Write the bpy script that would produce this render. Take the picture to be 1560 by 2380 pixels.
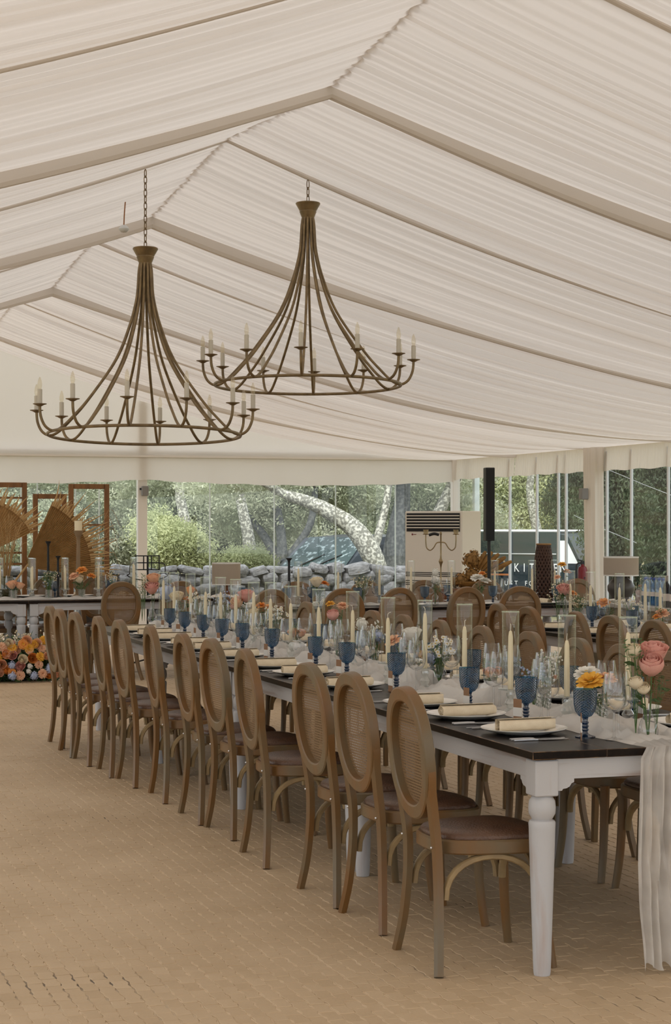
import bpy, bmesh, math, random
import numpy as np
from mathutils import Vector, Matrix, noise as mnoise

for _o in list(bpy.data.objects):
    bpy.data.objects.remove(_o)
random.seed(7)
scene = bpy.context.scene
COL = scene.collection

# ------------------------------------------------------------------ camera
# pixel frame 1560 x 2380; the table rows and the ridge run along world Y,
# the gable wall along world X.  The camera is level, 1.55 m above the floor.
FPX, CX, HOR, CAMH = 4300.0, 780.0, 1215.0, 1.55
TH = math.atan((CX + 640.0) / FPX)
SN, CS = math.sin(TH), math.cos(TH)
cam_d = bpy.data.cameras.new('camera')
cam_d.sensor_fit = 'AUTO'
cam_d.sensor_width = 36.0
cam_d.lens = FPX / 2380.0 * 36.0
cam_d.shift_y = (HOR - 1190.0) / 2380.0
cam_d.clip_start = 0.05
cam_d.clip_end = 400
cam = bpy.data.objects.new('camera', cam_d)
COL.objects.link(cam)
cam.location = (0, 0, CAMH)
cam.rotation_euler = (math.pi / 2, 0, -TH)
scene.camera = cam

# ------------------------------------------------------------------ world: soft overcast sky
world = bpy.data.worlds.new('overcast_sky')
scene.world = world
world.use_nodes = True
wn = world.node_tree
wn.nodes.clear()
w_out = wn.nodes.new('ShaderNodeOutputWorld')
w_bg = wn.nodes.new('ShaderNodeBackground')
w_bg.inputs['Color'].default_value = (0.90, 0.95, 1.0, 1)
w_bg.inputs['Strength'].default_value = 1.25
wn.links.new(w_bg.outputs[0], w_out.inputs[0])

sun_d = bpy.data.lights.new('veiled_sun', 'SUN')
sun_d.energy = 3.2
sun_d.angle = math.radians(35)
sun_d.color = (1.0, 0.95, 0.88)
sun = bpy.data.objects.new('veiled_sun', sun_d)
COL.objects.link(sun)
sun.rotation_euler = (math.radians(40), 0, math.radians(-25))

vs = scene.view_settings
vs.view_transform = 'Standard'
vs.look = 'None'
vs.gamma = 1.0
vs.use_curve_mapping = False
vs.exposure = 0.70
cy = scene.cycles
cy.max_bounces = 8
cy.diffuse_bounces = 5
cy.glossy_bounces = 3
cy.transmission_bounces = 4
cy.transparent_max_bounces = 32
cy.sample_clamp_indirect = 4.0
cy.caustics_reflective = False
cy.caustics_refractive = False
cy.use_denoising = True

# ------------------------------------------------------------------ pixel -> place helpers
def P(u, v, z):
    """point at height z seen at pixel (u, v)"""
    zc = FPX * (CAMH - z) / (v - HOR)
    xc = (u - CX) / FPX * zc
    return Vector((CS * xc + SN * zc, -SN * xc + CS * zc, z))

def on_x(u, X):
    k = (u - CX) / FPX
    zc = X / (CS * k + SN)
    return (-SN * k + CS) * zc, zc

def on_y(u, Y):
    k = (u - CX) / FPX
    zc = Y / (CS - SN * k)
    return (CS * k + SN) * zc, zc

def zat(v, zc):
    return CAMH - (v - HOR) / FPX * zc

def at_depth(u, v, zc):
    xc = (u - CX) / FPX * zc
    return Vector((CS * xc + SN * zc, -SN * xc + CS * zc, zat(v, zc)))

def ang_cam(p):
    """rotation about z that turns a thing's -Y side to the camera"""
    return math.atan2(p[1], p[0]) - math.pi / 2

# ------------------------------------------------------------------ mesh helpers
def shade(me, ang=35):
    me.polygons.foreach_set('use_smooth', [True] * len(me.polygons))
    try:
        me.set_sharp_from_angle(angle=math.radians(ang))
    except Exception:
        pass

class MB:
    def __init__(s):
        s.v, s.f, s.m, s.uv = [], [], [], []
        s.has_uv = False
    def add(s, vs, fs, mi=0, uvs=None):
        o = len(s.v)
        s.v += [tuple(p) for p in vs]
        for k, f in enumerate(fs):
            s.f.append([i + o for i in f])
            s.m.append(mi)
            if uvs:
                s.has_uv = True
                s.uv.append([uvs[i] for i in f])
            else:
                s.uv.append([(0, 0)] * len(f))
        return s
    def xadd(s, other, M=None, mi=0):
        vs = [M @ Vector(p) for p in other.v] if M else other.v
        o = len(s.v)
        s.v += [tuple(p) for p in vs]
        for k, f in enumerate(other.f):
            s.f.append([i + o for i in f]); s.m.append(other.m[k] + mi); s.uv.append(other.uv[k])
        s.has_uv = s.has_uv or other.has_uv
        return s
    def box(s, c, d, M=None, mi=0, bev=0.0, bev_mi=None):
        cx, cy_, cz = c
        hx, hy, hz = d[0] / 2, d[1] / 2, d[2] / 2
        if bev <= 0:
            vs = [(cx + a * hx, cy_ + b * hy, cz + e * hz) for e in (-1, 1) for b in (-1, 1) for a in (-1, 1)]
            fs = [(0, 2, 3, 1), (4, 5, 7, 6), (0, 1, 5, 4), (2, 6, 7, 3), (0, 4, 6, 2), (1, 3, 7, 5)]
            if M: vs = [M @ Vector(p) for p in vs]
            return s.add(vs, fs, mi)
        b = bev
        vs, fs, idx = [], [], {}
        for ax in range(3):
            for sg in (-1, 1):
                for p in ((-1, -1), (1, -1), (1, 1), (-1, 1)):
                    q = [0, 0, 0]
                    h = (hx, hy, hz)
                    o1, o2 = (ax + 1) % 3, (ax + 2) % 3
                    q[ax] = sg * h[ax]
                    q[o1] = p[0] * (h[o1] - b)
                    q[o2] = p[1] * (h[o2] - b)
                    idx[(ax, sg, p)] = len(vs)
                    vs.append((q[0] + cx, q[1] + cy_, q[2] + cz))
        kinds = []
        for ax in range(3):
            for sg in (-1, 1):
                l = [idx[(ax, sg, p)] for p in ((-1, -1), (1, -1), (1, 1), (-1, 1))]
                fs.append(l if sg > 0 else l[::-1]); kinds.append(0)
        def vid(ax, sg, signs):
            o1, o2 = (ax + 1) % 3, (ax + 2) % 3
            return idx[(ax, sg, (signs[o1], signs[o2]))]
        for a in range(3):
            b2 = (a + 1) % 3
            c2 = (a + 2) % 3
            for sa in (-1, 1):
                for sb in (-1, 1):
                    q = []
                    for (axx, sc) in ((a, -1), (a, 1), (b2, 1), (b2, -1)):
                        sg = {a: sa, b2: sb, c2: sc}
                        q.append(vid(axx, sg[axx], sg))
                    fs.append(q if sa * sb < 0 else q[::-1]); kinds.append(1)
        for sx in (-1, 1):
            for sy in (-1, 1):
                for sz in (-1, 1):
                    sg = {0: sx, 1: sy, 2: sz}
                    q = [vid(ax, sg[ax], sg) for ax in range(3)]
                    fs.append(q if sx * sy * sz > 0 else q[::-1]); kinds.append(1)
        if M: vs = [M @ Vector(p) for p in vs]
        o = len(s.v)
        s.v += [tuple(p) for p in vs]
        for f, k in zip(fs, kinds):
            s.f.append([i + o for i in f]); s.uv.append([(0, 0)] * len(f))
            s.m.append(mi if (k == 0 or bev_mi is None) else bev_mi)
        return s
    def lathe(s, prof, n=16, c=(0, 0, 0), M=None, mi=0, cap=True):
        vs, fs, uvs = [], [], []
        m = len(prof)
        for j in range(n + 1):
            a = 2 * math.pi * j / n
            for (r, z) in prof:
                vs.append((c[0] + r * math.cos(a), c[1] + r * math.sin(a), c[2] + z))
                uvs.append((j / n, z))
        # merged seam: the last column reuses the first (keeps uv continuous enough)
        for j in range(n):
            for i in range(m - 1):
                fs.append((j * m + i, (j + 1) * m + i, (j + 1) * m + i + 1, j * m + i + 1))
        if M: vs = [M @ Vector(p) for p in vs]
        s.add(vs, fs, mi, uvs)
        if cap:
            for i in (0, m - 1):
                if prof[i][0] > 1e-4:
                    ring = [vs[j * m + i] for j in range(n)]
                    s.add(ring, [list(range(n)) if i else list(range(n))[::-1]], mi)
        return s
    def tube(s, pts, rad, n=8, cap=True, mi=0, closed=False, sec=None, up=None):
        """sweep; rad = number or list; sec = list of (a,b) section points scaled by rad"""
        pts = [Vector(p) for p in pts]
        m = len(pts)
        rads = rad if isinstance(rad, list) else [rad] * m
        if sec is None:
            sec = [(math.cos(2 * math.pi * k / n), math.sin(2 * math.pi * k / n)) for k in range(n)]
        n = len(sec)
        vs, fs = [], []
        prev = None
        for i, p in enumerate(pts):
            if closed:
                t = (pts[(i + 1) % m] - pts[i - 1])
            else:
                t = pts[min(i + 1, m - 1)] - pts[max(i - 1, 0)]
            if t.length < 1e-9: t = Vector((0, 0, 1))
            t.normalize()
            if up is not None:
                a = up[i] if isinstance(up, list) else Vector(up)
                a = a - t * a.dot(t)
            elif prev is None:
                a = Vector((0, 0, 1)) if abs(t.z) < .9 else Vector((1, 0, 0))
                a = a - t * a.dot(t)
            else:
                a = prev - t * prev.dot(t)
            if a.length < 1e-6:
                a = t.orthogonal()
            a.normalize()
            prev = a
            b = t.cross(a)
            r = rads[i]
            rr = r if isinstance(r, (tuple, list)) else (r, r)
            for (x, y) in sec:
                vs.append(p + a * (x * rr[0]) + b * (y * rr[1]))
        for i in range(m if closed else m - 1):
            i2 = (i + 1) % m
            for k in range(n):
                k2 = (k + 1) % n
                fs.append((i * n + k, i * n + k2, i2 * n + k2, i2 * n + k))
        if cap and not closed:
            fs.append(list(range(n))[::-1])
            fs.append([(m - 1) * n + k for k in range(n)])
        return s.add(vs, fs, mi)
    def sphere(s, c, r, n=10, m=6, mi=0, M=None):
        rr = r if isinstance(r, (tuple, list)) else (r, r, r)
        vs, fs = [], []
        for i in range(m + 1):
            ph = math.pi * i / m
            for j in range(n):
                a = 2 * math.pi * j / n
                vs.append((c[0] + rr[0] * math.sin(ph) * math.cos(a), c[1] + rr[1] * math.sin(ph) * math.sin(a), c[2] + rr[2] * math.cos(ph)))
        for i in range(m):
            for j in range(n):
                fs.append((i * n + j, (i + 1) * n + j, (i + 1) * n + (j + 1) % n, i * n + (j + 1) % n))
        if M: vs = [M @ Vector(p) for p in vs]
        return s.add(vs, fs, mi)
    def mesh(s, name, mats=None, ang=35):
        me = bpy.data.meshes.new(name)
        me.from_pydata(s.v, [], s.f)
        if mats:
            for mt in (mats if isinstance(mats, (list, tuple)) else [mats]):
                me.materials.append(mt)
            if any(s.m):
                me.polygons.foreach_set('material_index', s.m)
        if s.has_uv:
            ul = me.uv_layers.new(name='UVMap')
            flat = [c for f in s.uv for uv in f for c in uv]
            ul.data.foreach_set('uv', flat)
        if ang is not None:
            shade(me, ang)
        me.validate()
        me.update()
        return me
    def build(s, name, mats=None, parent=None, ang=35, **kw):
        return link(name, s.mesh(name, mats, ang), parent, **kw)

def link(name, me, parent=None, loc=None, rot=None, scale=None, label=None, cat=None, group=None, kind=None):
    o = bpy.data.objects.new(name, me)
    COL.objects.link(o)
    if parent is not None: o.parent = parent
    if loc is not None: o.location = loc
    if rot is not None: o.rotation_euler = rot if isinstance(rot, (tuple, list)) else (0, 0, rot)
    if scale is not None: o.scale = scale
    return tag(o, label, cat, group, kind)

def tag(o, label=None, cat=None, group=None, kind=None):
    if label: o['label'] = label
    if cat: o['category'] = cat
    if group: o['group'] = group
    if kind: o['kind'] = kind
    return o

def thing(name, loc=(0, 0, 0), rz=0, label=None, cat=None, group=None):
    o = bpy.data.objects.new(name, None)
    o.empty_display_size = .1
    COL.objects.link(o)
    o.location = loc
    o.rotation_euler = rz if isinstance(rz, (tuple, list)) else (0, 0, rz)
    return tag(o, label, cat, group)

class Proto:
    """parts of a repeated thing: list of (name, mesh, label) or nested [(name, mesh, label, [children])]"""
    def __init__(s, name, parts):
        s.name, s.parts = name, parts
    def put(s, loc, rz, label, cat, group=None, skip=()):
        t = thing(s.name, loc, rz, label, cat, group)
        for p in s.parts:
            if p[0] in skip: continue
            o = link(p[0], p[1], t)
            if len(p) > 2 and p[2]: o['label'] = p[2]
            if len(p) > 3:
                for q in p[3]:
                    qo = link(q[0], q[1], o)
                    if len(q) > 2 and q[2]: qo['label'] = q[2]
        return t

def T(x, y, z): return Matrix.Translation((x, y, z))
def RZ(a): return Matrix.Rotation(a, 4, 'Z')
def RX(a): return Matrix.Rotation(a, 4, 'X')
def RY(a): return Matrix.Rotation(a, 4, 'Y')
def lerp(a, b, t): return a + (b - a) * t
def catmull(pts, k=6):
    pts = [Vector(p) for p in pts]
    out = []
    for i in range(len(pts) - 1):
        p0, p1, p2, p3 = pts[max(i - 1, 0)], pts[i], pts[i + 1], pts[min(i + 2, len(pts) - 1)]
        for j in range(k):
            t = j / k
            out.append(.5 * ((2 * p1) + (p2 - p0) * t + (2 * p0 - 5 * p1 + 4 * p2 - p3) * t * t + (3 * p1 - p0 - 3 * p2 + p3) * t ** 3))
    out.append(pts[-1])
    return out
ORD = ['first', 'second', 'third', 'fourth', 'fifth', 'sixth', 'seventh', 'eighth', 'ninth', 'tenth', 'eleventh', 'twelfth', 'thirteenth', 'fourteenth', 'fifteenth', 'sixteenth', 'seventeenth', 'eighteenth', 'nineteenth', 'twentieth']

# ------------------------------------------------------------------ materials
def _new(name):
    m = bpy.data.materials.new(name)
    m.use_nodes = True
    nt = m.node_tree
    nt.nodes.clear()
    out = nt.nodes.new('ShaderNodeOutputMaterial')
    return m, nt, out
def N(nt, typ, **kw):
    n = nt.nodes.new(typ)
    for k, v in kw.items():
        if k in n.inputs: n.inputs[k].default_value = v
        else: setattr(n, k, v)
    return n
def rgba(c): return (c[0], c[1], c[2], 1)

def mk(name, col, rough=.55, metal=0.0, col2=None, nscale=6.0, stretch=(1, 1, 1), bump=0.0, bscale=60.0, spec=.4, rnd=0.0, thr=(.35, .65), sheen=0.0, coat=0.0, translucent=0.0):
    m, nt, out = _new(name)
    b = N(nt, 'ShaderNodeBsdfPrincipled')
    b.inputs['Base Color'].default_value = rgba(col)
    b.inputs['Roughness'].default_value = rough
    b.inputs['Metallic'].default_value = metal
    b.inputs['Specular IOR Level'].default_value = spec
    b.inputs['Coat Weight'].default_value = coat
    L = nt.links.new
    tc = mp = None
    if col2 is not None or bump > 0:
        tc = N(nt, 'ShaderNodeTexCoord')
        mp = N(nt, 'ShaderNodeMapping')
        mp.inputs['Scale'].default_value = stretch
        L(tc.outputs['Object'], mp.inputs['Vector'])
        if rnd > 0:
            oi = N(nt, 'ShaderNodeObjectInfo')
            mu = N(nt, 'ShaderNodeMath', operation='MULTIPLY')
            mu.inputs[1].default_value = 37.0
            L(oi.outputs['Random'], mu.inputs[0])
            cx_ = N(nt, 'ShaderNodeCombineXYZ')
            L(mu.outputs[0], cx_.inputs[0]); L(mu.outputs[0], cx_.inputs[2])
            L(cx_.outputs[0], mp.inputs['Location'])
    if col2 is not None:
        nz = N(nt, 'ShaderNodeTexNoise')
        nz.inputs['Scale'].default_value = nscale
        nz.inputs['Detail'].default_value = 5
        L(mp.outputs[0], nz.inputs['Vector'])
        mr = N(nt, 'ShaderNodeMapRange')
        mr.inputs['From Min'].default_value = thr[0]
        mr.inputs['From Max'].default_value = thr[1]
        L(nz.outputs['Fac'], mr.inputs['Value'])
        mx = N(nt, 'ShaderNodeMix', data_type='RGBA')
        mx.inputs[6].default_value = rgba(col)
        mx.inputs[7].default_value = rgba(col2)
        L(mr.outputs[0], mx.inputs[0])
        L(mx.outputs[2], b.inputs['Base Color'])
    if bump > 0:
        nb = N(nt, 'ShaderNodeTexNoise')
        nb.inputs['Scale'].default_value = bscale
        nb.inputs['Detail'].default_value = 3
        L(mp.outputs[0], nb.inputs['Vector'])
        bp = N(nt, 'ShaderNodeBump')
        bp.inputs['Strength'].default_value = bump
        bp.inputs['Distance'].default_value = .01
        L(nb.outputs['Fac'], bp.inputs['Height'])
        L(bp.outputs[0], b.inputs['Normal'])
    if translucent > 0:
        tr = N(nt, 'ShaderNodeBsdfTranslucent')
        tr.inputs['Color'].default_value = rgba(col)
        ms = N(nt, 'ShaderNodeMixShader')
        ms.inputs[0].default_value = translucent
        L(b.outputs[0], ms.inputs[1]); L(tr.outputs[0], ms.inputs[2])
        L(ms.outputs[0], out.inputs[0])
    else:
        L(b.outputs[0], out.inputs[0])
    return m

def mk_fabric(name, col, trans=.5, trans_col=None, alpha=0.0, bump=.12, bscale=350):
    m, nt, out = _new(name)
    L = nt.links.new
    d = N(nt, 'ShaderNodeBsdfDiffuse'); d.inputs['Color'].default_value = rgba(col)
    t = N(nt, 'ShaderNodeBsdfTranslucent'); t.inputs['Color'].default_value = rgba(trans_col or col)
    ms = N(nt, 'ShaderNodeMixShader'); ms.inputs[0].default_value = trans
    L(d.outputs[0], ms.inputs[1]); L(t.outputs[0], ms.inputs[2])
    res = ms
    if alpha > 0:
        tp = N(nt, 'ShaderNodeBsdfTransparent')
        m2 = N(nt, 'ShaderNodeMixShader')
        tc = N(nt, 'ShaderNodeTexCoord')
        nz = N(nt, 'ShaderNodeTexNoise'); nz.inputs['Scale'].default_value = 9
        L(tc.outputs['Object'], nz.inputs['Vector'])
        mr = N(nt, 'ShaderNodeMapRange')
        mr.inputs['From Min'].default_value = .3; mr.inputs['From Max'].default_value = .7
        mr.inputs['To Min'].default_value = alpha * .6; mr.inputs['To Max'].default_value = alpha * 1.4
        L(nz.outputs['Fac'], mr.inputs['Value'])
        L(mr.outputs[0], m2.inputs[0])
        L(ms.outputs[0], m2.inputs[1]); L(tp.outputs[0], m2.inputs[2])
        res = m2
    if bump > 0:
        tc2 = N(nt, 'ShaderNodeTexCoord')
        nb = N(nt, 'ShaderNodeTexNoise'); nb.inputs['Scale'].default_value = bscale
        L(tc2.outputs['Object'], nb.inputs['Vector'])
        bp = N(nt, 'ShaderNodeBump'); bp.inputs['Strength'].default_value = bump; bp.inputs['Distance'].default_value = .002
        L(nb.outputs['Fac'], bp.inputs['Height'])
        L(bp.outputs[0], d.inputs['Normal'])
    L(res.outputs[0], out.inputs[0])
    return m

def mk_glass(name, tint=(.97, .985, .98), refl=.06, rough=.01, edge=.55, diff=0.0, diff_col=(1, 1, 1), pattern=None, pat=(1, 1), power=3.2, pdist=.004, rim=None):
    """thin-walled glass: see-through with a reflecting, slightly denser edge"""
    m, nt, out = _new(name)
    L = nt.links.new
    tp = N(nt, 'ShaderNodeBsdfTransparent'); tp.inputs['Color'].default_value = rgba(tint)
    gl = N(nt, 'ShaderNodeBsdfGlossy'); gl.inputs['Roughness'].default_value = rough
    gl.inputs['Color'].default_value = (1, 1, 1, 1)
    lw = N(nt, 'ShaderNodeLayerWeight'); lw.inputs['Blend'].default_value = .5
    pw = N(nt, 'ShaderNodeMath', operation='POWER'); pw.inputs[1].default_value = power
    L(lw.outputs['Facing'], pw.inputs[0])
    mr = N(nt, 'ShaderNodeMapRange')
    mr.inputs['To Min'].default_value = refl; mr.inputs['To Max'].default_value = edge
    L(pw.outputs[0], mr.inputs['Value'])
    ms = N(nt, 'ShaderNodeMixShader')
    L(mr.outputs[0], ms.inputs[0])
    base = tp
    if rim is not None:
        mc = N(nt, 'ShaderNodeMix', data_type='RGBA')
        mc.inputs[6].default_value = rgba(tint); mc.inputs[7].default_value = rgba(rim)
        L(pw.outputs[0], mc.inputs[0]); L(mc.outputs[2], tp.inputs['Color'])
    if diff > 0:
        df = N(nt, 'ShaderNodeBsdfDiffuse'); df.inputs['Color'].default_value = rgba(diff_col)
        tl = N(nt, 'ShaderNodeBsdfTranslucent'); tl.inputs['Color'].default_value = rgba(diff_col)
        m1 = N(nt, 'ShaderNodeMixShader'); m1.inputs[0].default_value = .5
        L(df.outputs[0], m1.inputs[1]); L(tl.outputs[0], m1.inputs[2])
        m2 = N(nt, 'ShaderNodeMixShader'); m2.inputs[0].default_value = diff
        L(tp.outputs[0], m2.inputs[1]); L(m1.outputs[0], m2.inputs[2])
        base = m2
    L(base.outputs[0], ms.inputs[1]); L(gl.outputs[0], ms.inputs[2])
    if pattern == 'diamond':
        uv = N(nt, 'ShaderNodeTexCoord')
        sp = N(nt, 'ShaderNodeSeparateXYZ'); L(uv.outputs['UV'], sp.inputs[0])
        def sc(sock, k):
            q = N(nt, 'ShaderNodeMath', operation='MULTIPLY'); q.inputs[1].default_value = k; L(sock, q.inputs[0]); return q.outputs[0]
        a = sc(sp.outputs[0], 2 * math.pi * pat[0]); b = sc(sp.outputs[1], 2 * math.pi * pat[1])
        ad = N(nt, 'ShaderNodeMath', operation='ADD'); L(a, ad.inputs[0]); L(b, ad.inputs[1])
        sb = N(nt, 'ShaderNodeMath', operation='SUBTRACT'); L(a, sb.inputs[0]); L(b, sb.inputs[1])
        s1 = N(nt, 'ShaderNodeMath', operation='SINE'); L(ad.outputs[0], s1.inputs[0])
        s2 = N(nt, 'ShaderNodeMath', operation='SINE'); L(sb.outputs[0], s2.inputs[0])
        mxn = N(nt, 'ShaderNodeMath', operation='MAXIMUM'); L(s1.outputs[0], mxn.inputs[0]); L(s2.outputs[0], mxn.inputs[1])
        bp = N(nt, 'ShaderNodeBump'); bp.inputs['Strength'].default_value = 1.0; bp.inputs['Distance'].default_value = pdist
        L(mxn.outputs[0], bp.inputs['Height'])
        L(bp.outputs[0], gl.inputs['Normal']); L(bp.outputs[0], lw.inputs['Normal'])
        if diff > 0: L(bp.outputs[0], df.inputs['Normal'])
    L(ms.outputs[0], out.inputs[0])
    return m

def mk_cane(name, col, period=.0105, hole=.42):
    m, nt, out = _new(name)
    L = nt.links.new
    tc = N(nt, 'ShaderNodeTexCoord')
    sp = N(nt, 'ShaderNodeSeparateXYZ'); L(tc.outputs['Object'], sp.inputs[0])
    def tri(sock):
        a = N(nt, 'ShaderNodeMath', operation='DIVIDE'); a.inputs[1].default_value = period; L(sock, a.inputs[0])
        b = N(nt, 'ShaderNodeMath', operation='FRACT'); L(a.outputs[0], b.inputs[0])
        c = N(nt, 'ShaderNodeMath', operation='SUBTRACT'); c.inputs[1].default_value = .5; L(b.outputs[0], c.inputs[0])
        d = N(nt, 'ShaderNodeMath', operation='ABSOLUTE'); L(c.outputs[0], d.inputs[0])
        return d.outputs[0]
    mxn = N(nt, 'ShaderNodeMath', operation='MAXIMUM')
    L(tri(sp.outputs[1]), mxn.inputs[0]); L(tri(sp.outputs[2]), mxn.inputs[1])
    lt = N(nt, 'ShaderNodeMath', operation='LESS_THAN'); lt.inputs[1].default_value = hole / 2; L(mxn.outputs[0], lt.inputs[0])
    b = N(nt, 'ShaderNodeBsdfPrincipled'); b.inputs['Base Color'].default_value = rgba(col); b.inputs['Roughness'].default_value = .6
    tp = N(nt, 'ShaderNodeBsdfTransparent')
    ms = N(nt, 'ShaderNodeMixShader')
    L(lt.outputs[0], ms.inputs[0]); L(b.outputs[0], ms.inputs[1]); L(tp.outputs[0], ms.inputs[2])
    L(ms.outputs[0], out.inputs[0])
    return m

M = {}
M['fabric'] = mk_fabric('tent_fabric', (.755, .71, .672), .20, (.76, .71, .67))
M['gable_fabric'] = mk_fabric('gable_fabric', (.78, .74, .68), .32, (.80, .76, .71))
M['valance'] = mk_fabric('valance_fabric', (.78, .725, .655), .35)
M['paver'] = mk('paver', (.56, .425, .28), .6, col2=(.47, .345, .215), nscale=2.2, rnd=1.0, bump=.1, bscale=90, thr=(.3, .7))
M['grout'] = mk('joint_sand', (.64, .505, .355), .8, col2=(.15, .12, .09), nscale=.9, thr=(.54, .66), bump=.2, bscale=120)
M['chair_wood'] = mk('chair_wood', (.178, .084, .023), .42, col2=(.145, .106, .056), nscale=7, stretch=(1, 1, .35), rnd=1, bump=.06, bscale=45, thr=(.38, .66), spec=.45)
M['brace_wood'] = mk('brace_wood', (.33, .235, .115), .5, col2=(.25, .175, .09), nscale=20, stretch=(1, 1, 1), bump=.05, bscale=90)
M['cane'] = mk_cane('cane_weave', (.20, .118, .052))
M['cushion'] = mk('brown_leather', (.125, .062, .034), .36, col2=(.085, .042, .024), nscale=14, bump=.35, bscale=130, spec=.5)
M['steel'] = mk('steel', (.62, .62, .63), .28, 1.0)
M['table_top'] = mk('espresso_wood', (.008, .006, .005), .30, col2=(.016, .010, .007), nscale=5, stretch=(.6, 8, 8), bump=.03, bscale=30, rnd=1, spec=.09)
M['table_worn'] = mk('worn_wood_edge', (.045, .022, .010), .35, col2=(.30, .17, .07), nscale=9, stretch=(2, 2, 2), thr=(.5, .72))
M['table_white'] = mk('chalk_white_paint', (.505, .505, .52), .6, col2=(.42, .33, .29), nscale=3.0, stretch=(9, 9, 1.0), thr=(.52, .84), bump=.06, bscale=30, rnd=1)
M['apron_white'] = mk('chalk_white_apron', (.505, .505, .52), .6, col2=(.34, .26, .23), nscale=3.0, stretch=(.8, 9, 12), thr=(.50, .74), bump=.06, bscale=30, rnd=1)
M['apron_white_end'] = mk('chalk_white_end_apron', (.505, .505, .52), .6, col2=(.34, .26, .23), nscale=3.0, stretch=(9, .8, 12), thr=(.50, .74), bump=.06, bscale=30, rnd=1)
M['porcelain'] = mk('porcelain', (.80, .78, .74), .12, spec=.5)
M['napkin'] = mk('linen', (.78, .68, .51), .85, col2=(.70, .59, .43), nscale=20, bump=.25, bscale=300)
M['goblet'] = mk_glass('blue_pressed_glass', (.13, .36, .56), .08, .06, .45, diff=.34, diff_col=(.012, .075, .145), pattern='diamond', pat=(20, 105), pdist=.0022)
M['goblet_stem'] = mk_glass('blue_glass', (.10, .24, .42), .10, .05, .55, diff=.45, diff_col=(.02, .06, .13))
M['clear'] = mk_glass('clear_glass', (.97, .972, .968), .045, .01, .60, power=2.0, rim=(.42, .44, .45))
M['cylinder'] = mk_glass('cylinder_glass', (.97, .972, .968), .03, .01, .50, power=2.6, rim=(.50, .52, .52))
M['crystal'] = mk_glass('crystal', (.90, .92, .91), .16, .03, .75)
M['cut_glass'] = mk_glass('cut_glass', (.88, .91, .90), .12, .05, .7, diff=.10, diff_col=(.7, .75, .75), pattern='diamond', pat=(9, 60))
M['white_glass'] = mk('white_ribbed_glass', (.78, .78, .77), .15, spec=.6)
M['window_glass'] = mk_glass('window_glass', (.94, .965, .96), .03, .0, .45)
M['glass_edge'] = mk('glass_edge', (.52, .62, .62), .15, col2=(.62, .70, .70), nscale=2, spec=.8)
M['alu'] = mk('white_aluminium', (.62, .64, .66), .35)
M['candle'] = mk('ivory_wax', (.82, .72, .50), .45, spec=.3)
M['wick'] = mk('wick', (.75, .70, .58), .9)
M['card'] = mk('kraft_card', (.30, .165, .09), .7)
M['paper'] = mk('white_paper', (.78, .76, .72), .7)
M['gauze'] = mk_fabric('gauze', (.84, .81, .77), .40, (.80, .77, .72), alpha=.26, bump=.3, bscale=160)
M['gauze_top'] = mk_fabric('gauze_layered', (.86, .83, .79), .35, (.84, .81, .77), alpha=.05, bump=.4, bscale=120)
M['bronze'] = mk('aged_bronze', (.25, .175, .085), .38, .35, col2=(.16, .11, .055), nscale=16, rnd=1, spec=.5)
M['sleeve'] = mk('candle_sleeve', (.62, .58, .50), .5)
M['bulb'] = mk_glass('bulb_glass', (.96, .94, .88), .06, .02, .6, diff=.12, diff_col=(.9, .8, .6))
M['green'] = mk('stem_green', (.055, .115, .028), .5, col2=(.09, .17, .05), nscale=30)
M['leaf'] = mk('leaf_green', (.045, .095, .030), .45, col2=(.085, .155, .05), nscale=20, rnd=1, translucent=.2)
M['pink'] = mk('pink_petal', (.76, .36, .32), .6, col2=(.82, .52, .42), nscale=18, translucent=.25)
M['peach'] = mk('peach_petal', (.83, .47, .28), .6, col2=(.85, .58, .40), nscale=25, translucent=.25)
M['cream'] = mk('cream_petal', (.84, .72, .50), .6, col2=(.86, .80, .66), nscale=20, translucent=.25)
M['white_petal'] = mk('white_petal', (.84, .82, .76), .6, translucent=.25)
M['orange'] = mk('orange_petal', (.80, .28, .055), .6, col2=(.83, .42, .10), nscale=22, translucent=.2)
M['yellow'] = mk('yellow_petal', (.82, .50, .07), .6, col2=(.80, .38, .04), nscale=25, translucent=.2)
M['blue_petal'] = mk('powder_blue_petal', (.40, .47, .66), .6, col2=(.52, .57, .70), nscale=22, translucent=.2)
M['daisy_eye'] = mk('daisy_eye', (.55, .36, .03), .7)
M['black_metal'] = mk('black_metal', (.012, .012, .014), .45)

# ================================================================== THE SETTING
A_X, E_R, E_L, GAB = 3.40, 11.15, -4.35, 27.6
Z_E, Z_HI, Z_LO = 2.56, 4.30, 4.125
Z_V = 2.24        # lower edge of the side valance
OD = 1.2          # spacing factor for what stands outdoors
BANDS = [(-4.0, 0), (-1.6, 1), (.8, 0), (3.2, 1), (5.6, 0), (8.0, 1), (10.4, 0), (12.77, 1), (15.2, 0), (17.7, 1), (20.15, 0), (22.8, 1), (25.2, 0), (GAB, 1)]

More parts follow.
